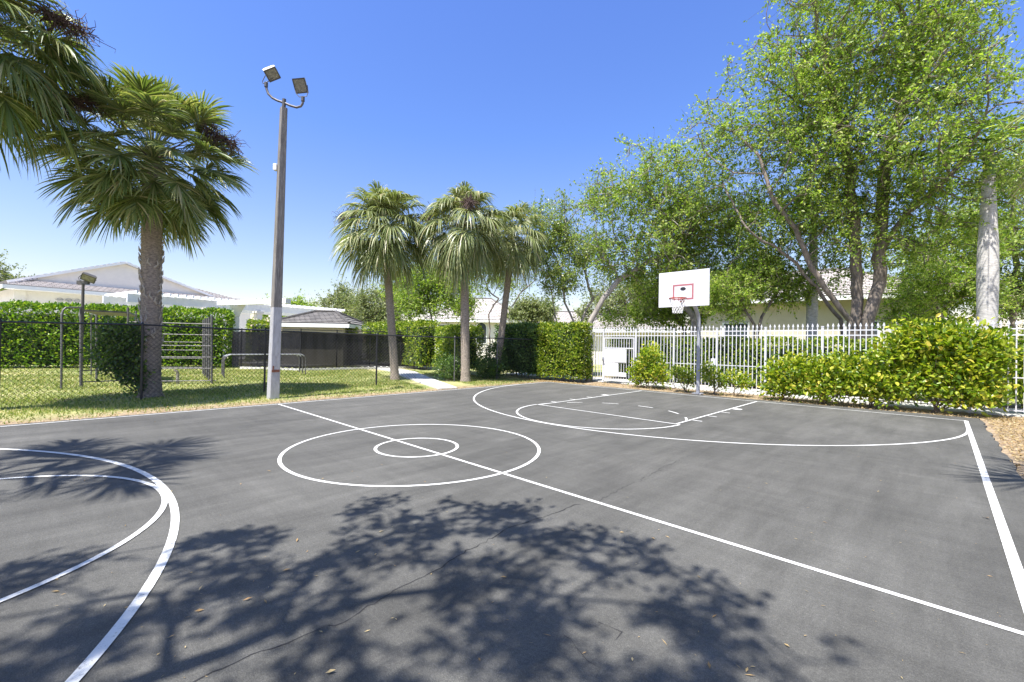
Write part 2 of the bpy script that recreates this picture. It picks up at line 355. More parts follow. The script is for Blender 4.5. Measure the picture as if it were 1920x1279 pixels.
crack([(1060, 1195), (1080, 1215), (1120, 1250), (1110, 1279)], .002, 4); crack([(1840, 970), (1872, 980)], .004, 5)
structure(cr.build('asphalt_cracks', M['crack']))
# footpaths
fp = MB()
A = [G(857, 727), G(813, 722), G(745, 700), G(725, 693), G(770, 692), G(800, 705), G(830, 716)]
fp.prism([(p[0], p[1], .012) for p in (G(858, 727), G(822, 729), G(762, 708), G(738, 697), (-26, 10.6, 0), (-26, 12.4, 0), G(778, 697), G(810, 710))], (0, 0, -.08))
structure(fp.build('footpath', M['concrete']))
sw = MB(); sw.box((2, 13.6, -.03), (26, 1.9, .06)); structure(sw.build('pavement', M['concrete']))
dk = MB(); dk.box((-26.3, 11, -.03), (7, 12, .07)); structure(dk.build('pool_deck', M['concrete']))
pt = MB(); pt.box((-44, 4, -.035), (18, 60, .05)); structure(pt.build('bounce_slab', M['concrete']))  # unseen slab added to keep green lawn bounce off the clubhouse walls

# grass: blades on the lawn, one mass
def blades(n_, xs, ys, hgt, rs, wid=.006):
    P = np.stack([rs.uniform(*xs, n_), rs.uniform(*ys, n_), np.full(n_, -.036)], 1); return P
rs = np.random.RandomState(3)
P = np.vstack([blades(60000, (-11, -6.35), (-12, 10.4), 1, rs), blades(70000, (-21, -11), (-11, 10), 1, rs), blades(9000, (-28, -21), (-8, 3), 1, rs)])
ux = P[:, 0]; dens = .5+.5*np.sin(P[:, 0]*1.7+1.3*np.sin(P[:, 1]*1.1))*np.cos(P[:, 1]*1.3+P[:, 0]*.6)
keep = (rs.rand(len(P)) < .55+.45*dens) & ~((ux > -7.5) & (rs.rand(len(P)) < .35+(ux+7.5)*.55))
pa, pb = np.array(A[0][:2]), np.array(G(745, 698)[:2])       # keep the path clear
dd = nrm((pb-pa)[None])[0]; rel = P[:, :2]-pa; dist = np.abs(rel[:, 0]*dd[1]-rel[:, 1]*dd[0]); keep &= ~((dist < 1.0) & (rel@dd > -1.5))
P = P[keep]; n_ = len(P); dp = np.linalg.norm(P[:, :2]-CAM[:2], axis=1)
H = rs.uniform(.03, .075, n_)*(1+.25*dens[keep]); wd = (.0045+.0005*dp)[:, None]
D = nrm(np.stack([rs.normal(0, .45, n_), rs.normal(0, .45, n_), np.ones(n_)], 1)); sd = nrm(np.cross(D, rs.normal(size=(n_, 3))))
V = np.stack([P-sd*wd, P+sd*wd, P+D*H[:, None]+sd*0], 1).reshape(-1, 3)
o = fastmesh('grass', V, np.arange(n_*3).reshape(-1, 3), M['grass']); o['kind'] = 'stuff'; o['label'] = 'short patchy lawn of green and dry blades left of the court'; o['category'] = 'grass'
# leaf litter along the edges
def scat(n_, poly):
    out = []
    while len(out) < n_:
        i = R.randint(len(poly)); x0, x1, y0, y1 = poly[i]; out.append((R.uniform(x0, x1), R.uniform(y0, y1), R.uniform(-.03, .0)))
    return np.array(out)
P = np.vstack([scat(7500, [(-4.7, 8, 10.95, 12.2), (-4.7, 8, 11.1, 12.3), (-8, -4.7, 10.6, 11.2)]), scat(9000, [(6.35, 9.5, 3.5, 12.5), (6.4, 7.6, 6, 12)]),
               scat(4200, [(-7.1, -6.22, -12, 10.2)]), scat(500, [(-10.6, -9.2, -4, 0)]), scat(1200, [(-11, -6.3, 8.3, 10.5)])])
i = P[:, 0] < -6.2; P[i, 0] += .12*np.sin(P[i, 1]*3)
D = R.normal(size=(len(P), 3)); D[:, 2] = np.abs(D[:, 2])*.25
V, Fc = leaves(P, D, R.uniform(.02, .065, len(P)), .42, .3, False, .75)
o = fastmesh('leaf_litter', V, Fc, M['deadleaf']); o['kind'] = 'stuff'; o['label'] = 'dry fallen leaves strewn along the court edges'; o['category'] = 'leaf litter'
n_ = 260; px = R.uniform(100, 1915, n_); py = R.uniform(770, 1275, n_); P = np.array([G(a, b) for a, b in zip(px, py)]); P[:, 2] = .006
P = P[(P[:, 0] < 6.2) & (P[:, 0] > -5.9) & (P[:, 1] < 10.2)]
D = R.normal(size=(len(P), 3)); D[:, 2] = np.abs(D[:, 2])*.1
V, Fc = leaves(P, D, R.uniform(.01, .04, len(P))*R.choice((.5, 1, 1.4), len(P)), R.uniform(.08, .4, len(P))[:, None], .3, False, .85)
o = fastmesh('scattered_leaves', V, Fc, M['deadleaf']); o['kind'] = 'stuff'; o['label'] = 'tiny dry leaves and twigs scattered over the asphalt'; o['category'] = 'leaf litter'

# ------------------------------------------------------------------ white picket fence
FY = 12.45; FT = 2.20
fx = [-4.72, -3.19, -1.62, -.06, 1.48, 3.03, 4.59, 6.15, 7.71, 9.27]
fence = thing('picket_fence', 'white metal picket fence with spear tops behind the basketball hoop', 'fence', (2.2, FY, 0))
def picket(mb, x, y, z0=.1, z1=FT, w=.024):
    mb.box((x, y, (z0+z1)/2), (w, w, z1-z0))
    c = np.array([x, y, z1]); k = .03
    V = [c+(-.014, 0, 0), c+(0, -.014, 0), c+(.014, 0, 0), c+(0, .014, 0), c+(-k, 0, .045), c+(0, -k*.6, .045), c+(k, 0, .045), c+(0, k*.6, .045), c+(0, 0, .14)]
    mb.add(V, [[0, 1, 5, 4], [1, 2, 6, 5], [2, 3, 7, 6], [3, 0, 4, 7], [4, 5, 8], [5, 6, 8], [6, 7, 8], [7, 4, 8]])
for i, x0 in enumerate(fx):
    mb = MB(); mb.box((x0, FY, 1.1), (.062, .062, 2.24)); mb.box((x0, FY, 2.235), (.075, .075, .03)); mb.box((x0, FY, .012), (.14, .14, .02)); mb.build('post', M['white'], fence)
    if i+1 < len(fx):
        x1 = fx[i+1]; r = MB()
        zs = (2.12, 1.97, .13) if i == 0 else (2.12, 1.97, .93, .13)
        if i > 0:
            for z in zs: r = MB(); r.box(((x0+x1)/2, FY, z), (x1-x0-.066, .032, .030 if z > 1 else .026)); r.build('rail', M['white'], fence)
            p = MB()
            k = 12
            for j in range(1, k): picket(p, x0+(x1-x0)*j/k, FY-.002)
            p.build('pickets', M['white'], fence)
        else:
            for z in (2.12, 1.97): r = MB(); r.box(((x0+x1)/2, FY, z), (x1-x0-.066, .032, .030)); r.build('rail', M['white'], fence)
            p = MB()
            for j in range(1, 12): picket(p, x0+(x1-x0)*j/12, FY-.002, 1.93)
            p.build('pickets', M['white'], fence)
mb = MB()
for j in range(1, 7): picket(mb, fx[0]-.13*j, FY-.002)
mb.box((fx[0]-.45, FY, 2.12), (.78, .036, .036)); mb.box((fx[0]-.45, FY, 1.97), (.78, .036, .036)); mb.box((fx[0]-.45, FY, .13), (.78, .03, .03)); mb.build('pickets', M['white'], fence)
mb = MB(); mb.box((fx[3]-.1, FY-.05, 1.02), (.16, .07, .26), bev=.01); mb.build('meter_box', M['white'], fence)
# gate
gate = thing('gate', 'white metal gate with solid white plates beside the tall hedge', 'gate', ((fx[0]+fx[1])/2, FY-.03, 0))
gx0, gx1 = fx[0]+.05, fx[1]-.05; gy = FY-.03
mb = MB()
for x0 in (gx0+.025, gx1-.025): mb.box((x0, gy, .99), (.05, .045, 1.82))
for z in (1.875, .105, 1.45): mb.box(((gx0+gx1)/2, gy, z), (gx1-gx0-.104, .045, .05))
mb.build('gate_frame', M['white'], gate)
mb = MB()
for j in range(1, 12): mb.box((gx0+(gx1-gx0)*j/12, gy, .99), (.02, .02, 1.70))
mb.build('gate_bars', M['white'], gate)
# plates with a lattice opening
px0, px1 = gx0+.06, gx0+1.08
mb = MB(); mb.box(((px0+px1)/2, gy-.035, 1.13), (px1-px0, .006, .56)); mb.box((px0+.32, gy-.035, .56), (.64, .006, .56)); mb.box(((px0+px1)/2+.33, gy-.035, .37), (px1-px0-.66, .006, .18)); mb.build('plate', M['board'], gate)
sg_ = MB(); sg_.box((px1-.28, gy-.044, 1.13), (.5, .006, .5)); sg = sg_.build('notice_sign', M['board'], gate)
mb = MB()
for k in range(9): mb.box((px1-.28+R.uniform(-.02, .02), gy-.0495, 1.33-k*.048), (R.uniform(.3, .42), .002, .010))
mb.build('sign_writing', simple('faint_grey_ink', (.55, .55, .57), .6), sg)
mb = MB(); mb.box((gx0-.01, gy-.06, .98), (.07, .08, .16), bev=.01); mb.tube([(gx0-.01, gy-.1, .98), (gx0+.03, gy-.14, .98), (gx0+.1, gy-.14, .98)], .01); mb.build('latch', M['galv'], gate)
# ------------------------------------------------------------------ basketball hoop
bx = -.19; by = 9.90; PY = 11.13
hoop = thing('basketball_hoop', 'basketball hoop with white backboard on a bent grey pole', 'basketball hoop', (bx, PY, 0))
P = [(bx, PY, -.05), (bx, PY, 2.35)]+[(bx-.02*k/6, PY-.62*(1-math.cos(a)), 2.35+.62*math.sin(a)) for k, a in enumerate(np.linspace(.15, 1.25, 7))]+[(bx-.02, by+.22, 3.2), (bx-.02, by+.1, 3.26)]
mb = MB(); mb.tube(P, .062, 14); mb.build('pole', M['galv'], hoop, True)
mb = MB(); mb.box((bx, PY, .008), (.3, .3, .03)); mb.build('base_plate', M['galv'], hoop)
bz0, bz1, bxl, bxr = 2.82, 3.94, -1.01, .60
mb = MB(); mb.box(((bxl+bxr)/2, by, (bz0+bz1)/2), (bxr-bxl, .03, bz1-bz0), bev=.006); bd = mb.build('backboard', M['board'], hoop)
bcx = (bxl+bxr)/2; mb = MB(); ty = by-.0165; r0, r1, q0, q1 = bcx-.305, bcx+.305, 3.06, 3.50; t_ = .055
for c_, s_ in (((bcx, ty, q1), (r1-r0+t_, .003, t_)), ((bcx, ty, q0), (r1-r0+t_, .003, t_)), ((r0, ty, (q0+q1)/2), (t_, .003, q1-q0-t_)), ((r1, ty, (q0+q1)/2), (t_, .003, q1-q0-t_))): mb.box(c_, s_)
mb.build('target_square', M['red'], bd)
mb = MB(); mb.prism([(bcx+.09*math.cos(t), ty, 3.38+.055*math.sin(t)) for t in np.linspace(0, 2*math.pi, 28)[:-1]], (0, -.003, 0)); mb.build('maker_badge', M['black'], bd)
mb = MB()
for sx in (-1, 1):
    mb.beam((bcx+sx*.35, by+.03, 3.65), (bx, PY-.35, 2.95), .03, .03); mb.beam((bcx+sx*.3, by+.03, 3.0), (bx, by+.35, 3.15), .03, .03)
mb.build('brace', M['galv'], hoop)
rcx, rcy, rz = bcx, by-.39, 3.05; rr = .25
t = np.linspace(0, 2*math.pi, 33); rp = [(rcx+rr*math.cos(u), rcy+rr*math.sin(u), rz) for u in t]
mb = MB(); mb.tube(rp, .016, 8, False); mb.box((rcx, by-.03, rz-.03), (.14, .03, .14)); mb.box((rcx, by-.1, rz-.008), (.12, .13, .008))
for sx in (-1, 1): mb.tube([(rcx+sx*.06, by-.03, rz-.09), (rcx+sx*.12, rcy+rr*.9, rz-.01)], .007, 6)
rim = mb.build('rim', M['rim'], hoop, True)
mb = MB(); N_ = 12
def npt(i, j):   # net node at ring j
    rj = [.25, .225, .195, .17, .155, .15, .145][j]; a = 2*math.pi*(i+.5*(j % 2))/N_
    return np.array([rcx+rj*math.cos(a), rcy+rj*math.sin(a), rz-.01-.075*j])
for j in range(6):
    for i in range(N_):
        for d in ((0, 1) if j % 2 else (-1, 0)): mb.tube([npt(i, j), npt(i+d, j+1)], .0055, 5, False)
mb.build('net', M['net'], hoop)

# ------------------------------------------------------------------ light pole with two floodlights
lp0 = G(512, 745); lp0[2] = 0; top = onp(532, 203, lp0, FW)
pole = thing('light_pole', 'tall square weathered light pole with painted base and two floodlights', 'light pole', lp0)
mb = MB(); V = []
for s_ in np.linspace(-.02, 1, 16):
    c = lp0+(top-lp0)*s_; h_ = .130*(1-s_)+.078*s_; ch = h_*.16
    for (x0, y0) in ((-h_+ch, -h_), (h_-ch, -h_), (h_, -h_+ch), (h_, h_-ch), (h_-ch, h_), (-h_+ch, h_), (-h_, h_-ch), (-h_, -h_+ch)): V.append(c+(x0, y0, 0))
Fc = [[r*8+i, r*8+(i+1) % 8, r*8+8+(i+1) % 8, r*8+8+i] for r in range(15) for i in range(8)]+[list(range(120, 128))]
mb.add(V, Fc); mb.build('post', M['pole'], pole)
jb = onp(517, 314, lp0, FW); mb = MB(); mb.box(jb, (.1, .12, .18), RT, FW, bev=.012); mb.build('junction_box', M['trim'], pole)
pl = lp0+(top-lp0)*.092; mb = MB(); mb.box(pl+(.124, 0, 0), (.02, .2, .07)); mb.box(pl+(.128, -.06, .09), (.02, .03, .1)); mb.build('rusty_plate', M['rust'], pole)
dpt = np.dot(top-CAM, FW)
ap = [at(x, y, dpt) for x, y in ((499, 157), (499.5, 166), (503, 176), (511, 184), (521, 189), (532, 192.5), (544, 198), (556, 201.5), (564, 199.5), (567.5, 194), (568, 184))]
mb = MB(); mb.tube(ap, .032, 10); mb.build('crossarm', M['steel_dark'], pole, True)
mb = MB(); mb.tube([at(533, 186, dpt), at(531.5, 212, dpt)], .05, 10); mb.build('arm_bracket', M['lamp_dark'], pole, True)
def flood(cx, cy, dep, nrmv, upv, w_, h_, d_, shell, foot):
    c = at(cx, cy, dep); nv = nrm(np.array(nrmv, float)); uv_ = np.array(upv, float); uv_ = nrm(uv_-nv*np.dot(uv_, nv)); rv = np.cross(uv_, nv)
    mb = MB(); f_ = c; k = .62     # front face centre; body tapers to the back
    V = [f_+rv*a*w_/2+uv_*b*h_/2 for a, b in ((-1, -1), (1, -1), (1, 1), (-1, 1))]+[f_-nv*d_*.35+rv*a*w_/2+uv_*b*h_/2 for a, b in ((-1, -1), (1, -1), (1, 1), (-1, 1))]+[f_-nv*d_+rv*a*w_*k/2+uv_*b*h_*k/2 for a, b in ((-1, -1), (1, -1), (1, 1), (-1, 1))]
    Fc = [[0, 1, 2, 3], [11, 10, 9, 8]]+[[r*4+i, r*4+4+i, r*4+4+(i+1) % 4, r*4+(i+1) % 4] for r in range(2) for i in range(4)]
    mb.add(V, Fc)
    o = None; hb = mb.build('floodlight', shell, foot[1])
    mb = MB(); mb.box(f_+nv*.006, (w_*.86, h_*.86, .012), rv, uv_, nv); mb.build('lens', M['lens'], hb)
    fr = MB()
    for a, b, sx, sy in ((0, 1, w_, .03), (0, -1, w_, .03), (1, 0, .03, h_-.06), (-1, 0, .03, h_-.06)): fr.box(f_+nv*.008+rv*a*(w_/2-.012)+uv_*b*(h_/2-.012), (sx, sy, .02), rv, uv_, nv)
    fr.build('bezel', M['lamp_dark'], hb)
    mb = MB(); ft = foot[0]; s1 = c-nv*d_*.3+rv*(w_/2+.012); s2 = c-nv*d_*.3-rv*(w_/2+.012)
    mb.tube([s1, s1*.35+(ft+rv*w_*.45)*.65, ft+rv*w_*.3, ft, ft-rv*w_*.3, s2*.35+(ft-rv*w_*.45)*.65, s2], .010, 6); mb.build('yoke', M['lamp_dark'], hb)
    return hb
def couple(p, parent):
    mb = MB(); mb.tube([p-(0, 0, .09), p+(0, 0, .03)], .048, 10); mb.build('coupling', M['lamp_dark'], parent, True)
couple(ap[0], pole); couple(ap[-1], pole)
flood(510.5, 139.5, dpt, -FW*.52+RT*.52-UP*.62, UP*.8-RT*.50, .33, .30, .34, M['lamp_shell'], (ap[0]+(0, 0, .04), pole))
flood(563, 161, dpt, -FW*.86-UP*.42+RT*.12, UP-RT*.15, .335, .36, .14, M['lamp_shell'], (ap[-1]+(0, 0, .04), pole))

# ------------------------------------------------------------------ chain-link fence on the left
CL = [(-9.45, -15), (-9.3, -4.7), (-9.2, -2.28), (-9.2, .62), (-9.06, 4.27), (-8.95, 5.9), (-8.8, 7.64), (-8.5, 9.8), (-7.6, 11.3)]
rz_ = [1.9, 1.89, 1.92, 1.86, 1.82, 1.80, 1.79, 1.80, 1.78]
clf = thing('chain_link_fence', 'low black chain-link fence with top rail running beside the court', 'fence', (-9.2, 0, 0))
mb = MB(); mb.tube([(x, y, z) for (x, y), z in zip(CL, rz_)], .022, 8); mb.build('top_rail', M['black'], clf, True)
for k in range(1, 8):
    if k == 5: continue
    (x, y), z = CL[k], rz_[k]
    mb = MB(); mb.tube([(x, y, -.05), (x, y, z+.03)], .030 if k in (2, 3, 4) else .022, 10)
    mb.tube([(x, y, z+.02), (x, y, z+.07)], [.035, .01], 10)
    if k == 4: mb.box((x+.03, y, .92), (.07, .08, .06))
    mb.build('post', M['black'] if k < 6 else M['steel_dark'], clf, True)
def chain(name, mat, parent, a, b, za, zb, pitch=.115, r=.0038, z0=.03):
    a = np.array(a, float); b = np.array(b, float); L = np.linalg.norm(b-a); d = (b-a)/L; nn = np.array([-d[1], d[0]]); Vs = []; H_ = min(za, zb)-z0
    k = int((L+H_)/pitch)
    for s_ in (1, -1):
        for i in range(k):
            u0 = -H_+i*pitch; u1 = u0+H_; lo, hi = 0., 1.
            if u0 < 0: lo = -u0/H_
            if u1 > L: hi = 1-(u1-L)/H_
            if hi-lo < .02: continue
            p, q = [(u0+H_*t, z0+H_*t) for t in (lo, hi)]
            if s_ < 0: p, q = (L-p[0], p[1]), (L-q[0], q[1])
            Vs.append((p, q))
    V = []; Fc = []
    for p, q in Vs:
        A_ = np.array([*(a+d*p[0]), p[1]]); B_ = np.array([*(a+d*q[0]), q[1]]); w_ = nrm(B_-A_); sd_ = np.cross(w_, [nn[0], nn[1], 0]); n3 = np.array([nn[0], nn[1], 0])
        b0 = len(V)
        for C_ in (A_, B_):
            for t in (0, 2.094, 4.189): V.append(C_+r*(sd_*math.cos(t)+n3*math.sin(t)))
        for j in range(3): Fc.append([b0+j, b0+(j+1) % 3, b0+3+(j+1) % 3, b0+3+j])
    return fastmesh(name, np.array(V), Fc, mat, parent)
for k in range(0, 8):
    if k == 5: continue
    chain('wire_mesh', M['wire'], clf, CL[k], CL[k+1], rz_[k], rz_[k+1])

# ------------------------------------------------------------------ black screened fence
s0, s1, s2 = G(452, 690), G(563, 694), G(803, 689)
sf = thing('screened_fence', 'black chain-link fence covered with dark windscreen fabric beyond the lawn', 'fence', (s1[0], s1[1], 0))
SP = [s0-(s1-s0)*.15, s0, s0+(s1-s0)*.5, s1]+[s1+(s2-s1)*t for t in (.25, .5, .75, 1)]
mb = MB(); mb.tube([(p[0], p[1], 2.15) for p in SP], .024, 6); mb.build('top_rail', M['black'], sf)
for p in SP[1:]:
    mb = MB(); mb.tube([(p[0], p[1], -.05), (p[0], p[1], 2.2)], .03, 8); mb.build('post', M['black'], sf, True)
for a, b in zip(SP[:-1], SP[1:]):
    nx, nz = 24, 7; V = []; d = b-a; nn = nrm(np.array([d[1], -d[0], 0]))
    for i in range(nx+1):
        for j in range(nz+1):
            p = a+d*i/nx; o_ = .04+.03*math.sin(i*.9+j*.4)*math.sin(j*.45)+R.uniform(-.006, .006)
            sag = .05*math.sin(math.pi*i/nx)*(j == nz)
            V.append((p[0]+nn[0]*o_, p[1]+nn[1]*o_, .10+1.95*j/nz-sag-.03*math.sin(i*1.3)*(j == 0)))
    Fc = [[i*(nz+1)+j, (i+1)*(nz+1)+j, (i+1)*(nz+1)+j+1, i*(nz+1)+j+1] for i in range(nx) for j in range(nz)]
    mesh('windscreen', V, Fc, M['screen'], sf, True)
kb = MB(); kb.beam((s0[0], s0[1], .02), (s1[0], s1[1], .02), .16, .12); kb.beam((s1[0], s1[1], .02), (s2[0], s2[1], .02), .2, .14); structure(kb.build('kerb', M['concrete']))

# ------------------------------------------------------------------ plants
def shell_pts(n_, c, r, rs, inner=.55):
    d = nrm(rs.normal(size=(n_, 3))); rr_ = rs.uniform(inner**3, 1, n_)**(1/3.); return np.array(c)+d*np.array(r)*rr_[:, None], d
def hedge(name, label, cat, path, z0, z1, thick, mat, dens, lsize, group=None, round_=.25, rs=None, corein=.22, z0f=None, rich=True):
    """a clipped hedge along a ground path (list of (x,y))"""
    rs = rs or R; path = np.array(path, float); L = np.linalg.norm(np.diff(path, axis=0), axis=1); cum = np.r_[0, np.cumsum(L)]; T_ = cum[-1]
    def P_at(s_):
        s_ = np.clip(s_, 0, T_); x = np.interp(s_, cum, path[:, 0]); y = np.interp(s_, cum, path[:, 1])
        k = np.clip(np.searchsorted(cum, s_, 'right')-1, 0, len(L)-1); d = (path[1:]-path[:-1])[k]/L[k][:, None]
        return x, y, d
    root = thing(name, label, cat, (*path.mean(0), 0), group)
    H = z1-z0
    # faces: two sides, top, two ends
    areas = [T_*H, T_*H, T_*thick, thick*H, thick*H]; Ps = []; Ns = []
    for fi, ar in enumerate(areas):
        k = int(ar*dens)
        if fi < 2: s_ = rs.uniform(0, T_, k); v = rs.uniform(0, 1, k); z = z0+H*v; o_ = np.full(k, (thick/2)*(1 if fi else -1)); nl = np.stack([np.zeros(k), np.full(k, 1. if fi else -1.), np.zeros(k)], 1)
        elif fi == 2: s_ = rs.uniform(0, T_, k); o_ = rs.uniform(-thick/2, thick/2, k); z = np.full(k, z1); nl = np.tile([0, 0, 1.], (k, 1))
        else:
            s_ = np.full(k, 0. if fi == 3 else T_); o_ = rs.uniform(-thick/2, thick/2, k); z = z0+H*rs.uniform(0, 1, k); nl = np.tile([-1. if fi == 3 else 1., 0, 0], (k, 1))
        depth = np.abs(rs.normal(0, .13, k))-.05; al = s_.copy()
        al = al-nl[:, 0]*depth; o_ = o_-nl[:, 1]*depth; z = z-nl[:, 2]*depth
        # rounding of top corners
        ez = np.clip((z-(z1-round_))/round_, 0, 1)**2*round_*.6; o_ = o_-np.sign(o_)*ez*(fi < 2)
        x, y, d = P_at(al); al_over = al-np.clip(al, 0, T_); lump = .07*np.sin(al*2.3+z*3.1)+.05*np.sin(al*5.1+z*1.7)
        o2 = o_+np.sign(o_)*lump*(fi < 2); z = z+(.05*np.sin(al*3.7)+.04*np.sin(al*8.3+1))*(z > z1-.3)
        X = x+d[:, 0]*al_over-d[:, 1]*o2; Y = y+d[:, 1]*al_over+d[:, 0]*o2
        nw = np.stack([d[:, 0]*nl[:, 0]-d[:, 1]*nl[:, 1], d[:, 1]*nl[:, 0]+d[:, 0]*nl[:, 1], nl[:, 2]], 1)
        ok = z > z0-.02
        Ps.append(np.stack([X, Y, z], 1)[ok]); Ns.append(nw[ok])
    P = np.vstack(Ps); N = np.vstack(Ns)
    D = N*.6+np.array([0, 0, .35])+rs.normal(0, .75, P.shape)
    V, Fc = leaves(P, D, rs.uniform(.7, 1.3, len(P))*lsize, .55, .3, rich, .35, rs)
    fastmesh('foliage', V, Fc, mat, root)
    # twiggy dark interior
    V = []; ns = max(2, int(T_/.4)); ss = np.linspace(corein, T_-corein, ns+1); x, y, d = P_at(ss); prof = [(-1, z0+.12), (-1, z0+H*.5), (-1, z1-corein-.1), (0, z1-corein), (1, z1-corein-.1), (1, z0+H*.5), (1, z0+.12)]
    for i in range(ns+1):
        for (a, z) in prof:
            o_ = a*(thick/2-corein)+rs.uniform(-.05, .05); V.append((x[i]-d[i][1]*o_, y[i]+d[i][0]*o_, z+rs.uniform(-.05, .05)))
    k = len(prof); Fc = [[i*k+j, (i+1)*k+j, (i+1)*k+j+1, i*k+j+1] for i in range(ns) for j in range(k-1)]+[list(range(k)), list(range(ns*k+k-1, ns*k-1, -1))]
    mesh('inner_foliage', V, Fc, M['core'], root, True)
    for s_ in np.linspace(.2, T_-.2, min(40, max(3, int(T_/.35)))):
        mb = MB(); x, y, d = P_at(np.array([s_])); o_ = rs.uniform(-.3, .3)*thick*.5
        mb.tube([(x[0]-d[0][1]*o_, y[0]+d[0][0]*o_, -.05), (x[0]+rs.uniform(-.1, .1), y[0]+rs.uniform(-.1, .1), z0+.45)], [.022, .012], 5); mb.build('stem', M['twig'], root)
    return root
def shrub(name, label, cat, base, blobs, mat, nleaf, lsize, group=None, rs=None, nst=5, clump=9, rich=True, stemr=.014):
    """blobs: (centre, radii) in world space; stems reach into the blobs"""
    rs = rs or R; root = thing(name, label, cat, (base[0], base[1], 0), group); vol = np.array([np.prod(b[1]) for b in blobs]); vol = vol**(2/3.); vol /= vol.sum()
    Ps = []; mb = MB()
    for (c, r), f in zip(blobs, vol):
        k = max(6, int(nleaf*f/clump)); P, d = shell_pts(k, c, r, rs, .35)
        if True:
            Q = np.repeat(P, clump, 0)+rs.normal(0, lsize*.9, (k*clump, 3)); Dd = np.repeat(d, clump, 0)
            Ps.append((Q, Dd))
        # twigs
        mb = MB(); c = np.array(c); b0 = np.array([base[0]+rs.uniform(-.08, .08), base[1]+rs.uniform(-.08, .08), -.04])
        main = [b0, b0*.55+c*.45+rs.normal(0, .04, 3)-(0, 0, .08), c-(0, 0, r[2]*.3), c+(0, 0, r[2]*.5)]
        mb.tube(main, [stemr*1.3, stemr, stemr*.7, stemr*.3], 5)
        for q in range(nst):
            p = P[rs.randint(len(P))]; s_ = main[1]*(1-.6*rs.rand())+main[2]*.0 if False else main[1]+(main[2]-main[1])*rs.rand()
            mb.tube([s_, s_*.5+p*.5+rs.normal(0, .02, 3), p], [stemr*.6, stemr*.45, stemr*.2], 4)
        mb.build('stem', M['twig'], root)
    P = np.vstack([a for a, _ in Ps]); Dn = np.vstack([b for _, b in Ps]); P[:, 2] = np.maximum(P[:, 2], .03)
    D = Dn*.55+np.array([0, 0, .4])+rs.normal(0, .7, P.shape)
    V, Fc = leaves(P, D, rs.uniform(.65, 1.3, len(P))*lsize, .55, .3, rich, .35, rs)
    fastmesh('foliage', V, Fc, mat, root); return root

rs = np.random.RandomState(21)
# hedges beyond the lawn
hA0, hA1 = G(-260, 690), G(425, 689)
vA = hA1-hA0; nA = nrm(np.array([-vA[1], vA[0], 0])); off = nA*.7*(1 if np.dot(nA, FW) > 0 else -1)
pA = [(hA0+off)[:2], (G(0, 690)+off)[:2], (hA1+off)[:2]]
hedge('hedge', 'long tall clipped green hedge behind the climbing frame on the left lawn', 'hedge', pA, .02, 3.18, 1.3, M['leaf_green'], 230, .15, 'clipped hedges', rs=rs, corein=.45)
c0 = at(465, 640, 28.5); c1 = at(500, 640, 29.5)
hedge('hedge', 'short piece of hedge just left of the light pole above the windscreen', 'hedge', [c0[:2], c1[:2]+.6], .2, 2.75, 1.2, M['leaf_hedge'], 160, .14, 'clipped hedges', rs=rs)
c0 = at(625, 640, 29.5)[:2]; c1 = at(668, 640, 30)[:2]
hedge('hedge', 'low rounded hedge showing above the windscreen in front of the tiled hut', 'hedge', [c0, c1], .2, 2.5, 1.0, M['leaf_hedge'], 160, .13, 'clipped hedges', rs=rs)
q = [at(695, 640, 31)[:2], at(760, 640, 28)[:2], at(806, 640, 25.5)[:2]]
hedge('hedge', 'bright hedge rising above the windscreen behind the leftmost of the three palms', 'hedge', q, .2, 2.75, 1.3, M['leaf_hedge'], 190, .13, 'clipped hedges', rs=rs)
q = [at(838, 640, 24.5)[:2], at(880, 640, 21.2)[:2]]
hedge('hedge', 'square bright hedge end where the concrete path begins', 'hedge', q, .25, 2.35, 1.3, M['leaf_hedge'], 330, .11, 'clipped hedges', rs=rs)
# one hedge run in two pieces; palm shade is put into the darker leaf colour
hedge('hedge', 'shaded dark hedge between the leaning palm and the bright hedge', 'hedge', [(-10.6, 12.2), (-8.5, 11.75), (-7.35, 11.65)], .15, 2.42, 1.0, M['leaf_dark_shaded'], 520, .10, 'clipped hedges', rs=rs, round_=.4)
hedge('hedge', 'dense bright yellow-green hedge left of the white gate', 'hedge', [(-7.25, 11.62), (-5.15, 11.72)], .12, 2.42, 1.0, M['leaf_hedge'], 620, .10, 'clipped hedges', rs=rs, round_=.3)
# hedge behind the white fence
hedge('hedge', 'clipped green hedge behind the white picket fence', 'hedge', [(-6, 15.4), (2, 15.2), (12, 15.4)], .15, 1.85, .9, M['leaf_hedge'], 300, .12, 'clipped hedges', rs=rs)
# shrubs in front of the fence
def blob(px, py, Y, rx, rz, ry=.4):
    return (onY(px, py, Y), (rx, ry, rz))
SG = 'shrubs along the picket fence'
shrub('shrub', 'round yellow-green shrub next to the gate', 'shrub', (-2.3, 11.75), [blob(1212, 690, 11.75, .52, .5), blob(1222, 665, 11.75, .35, .33), blob(1195, 700, 11.75, .28, .36), blob(1235, 700, 11.7, .3, .4)], M['leaf_shrub'], 2300, .115, SG, rs)
shrub('shrub', 'small sparse shrub just left of the hoop pole', 'shrub', (-.75, 11.55), [blob(1280, 703, 11.55, .3, .27, .25), blob(1292, 712, 11.5, .2, .2, .2), blob(1268, 700, 11.55, .15, .18, .2)], M['leaf_hedge'], 560, .10, SG, rs)
shrub('shrub', 'small sparse shrub just right of the hoop pole', 'shrub', (.2, 11.5), [blob(1336, 705, 11.5, .3, .27, .25), blob(1325, 690, 11.5, .14, .16, .2), blob(1350, 718, 11.5, .18, .18, .2)], M['leaf_hedge'], 560, .10, SG, rs)
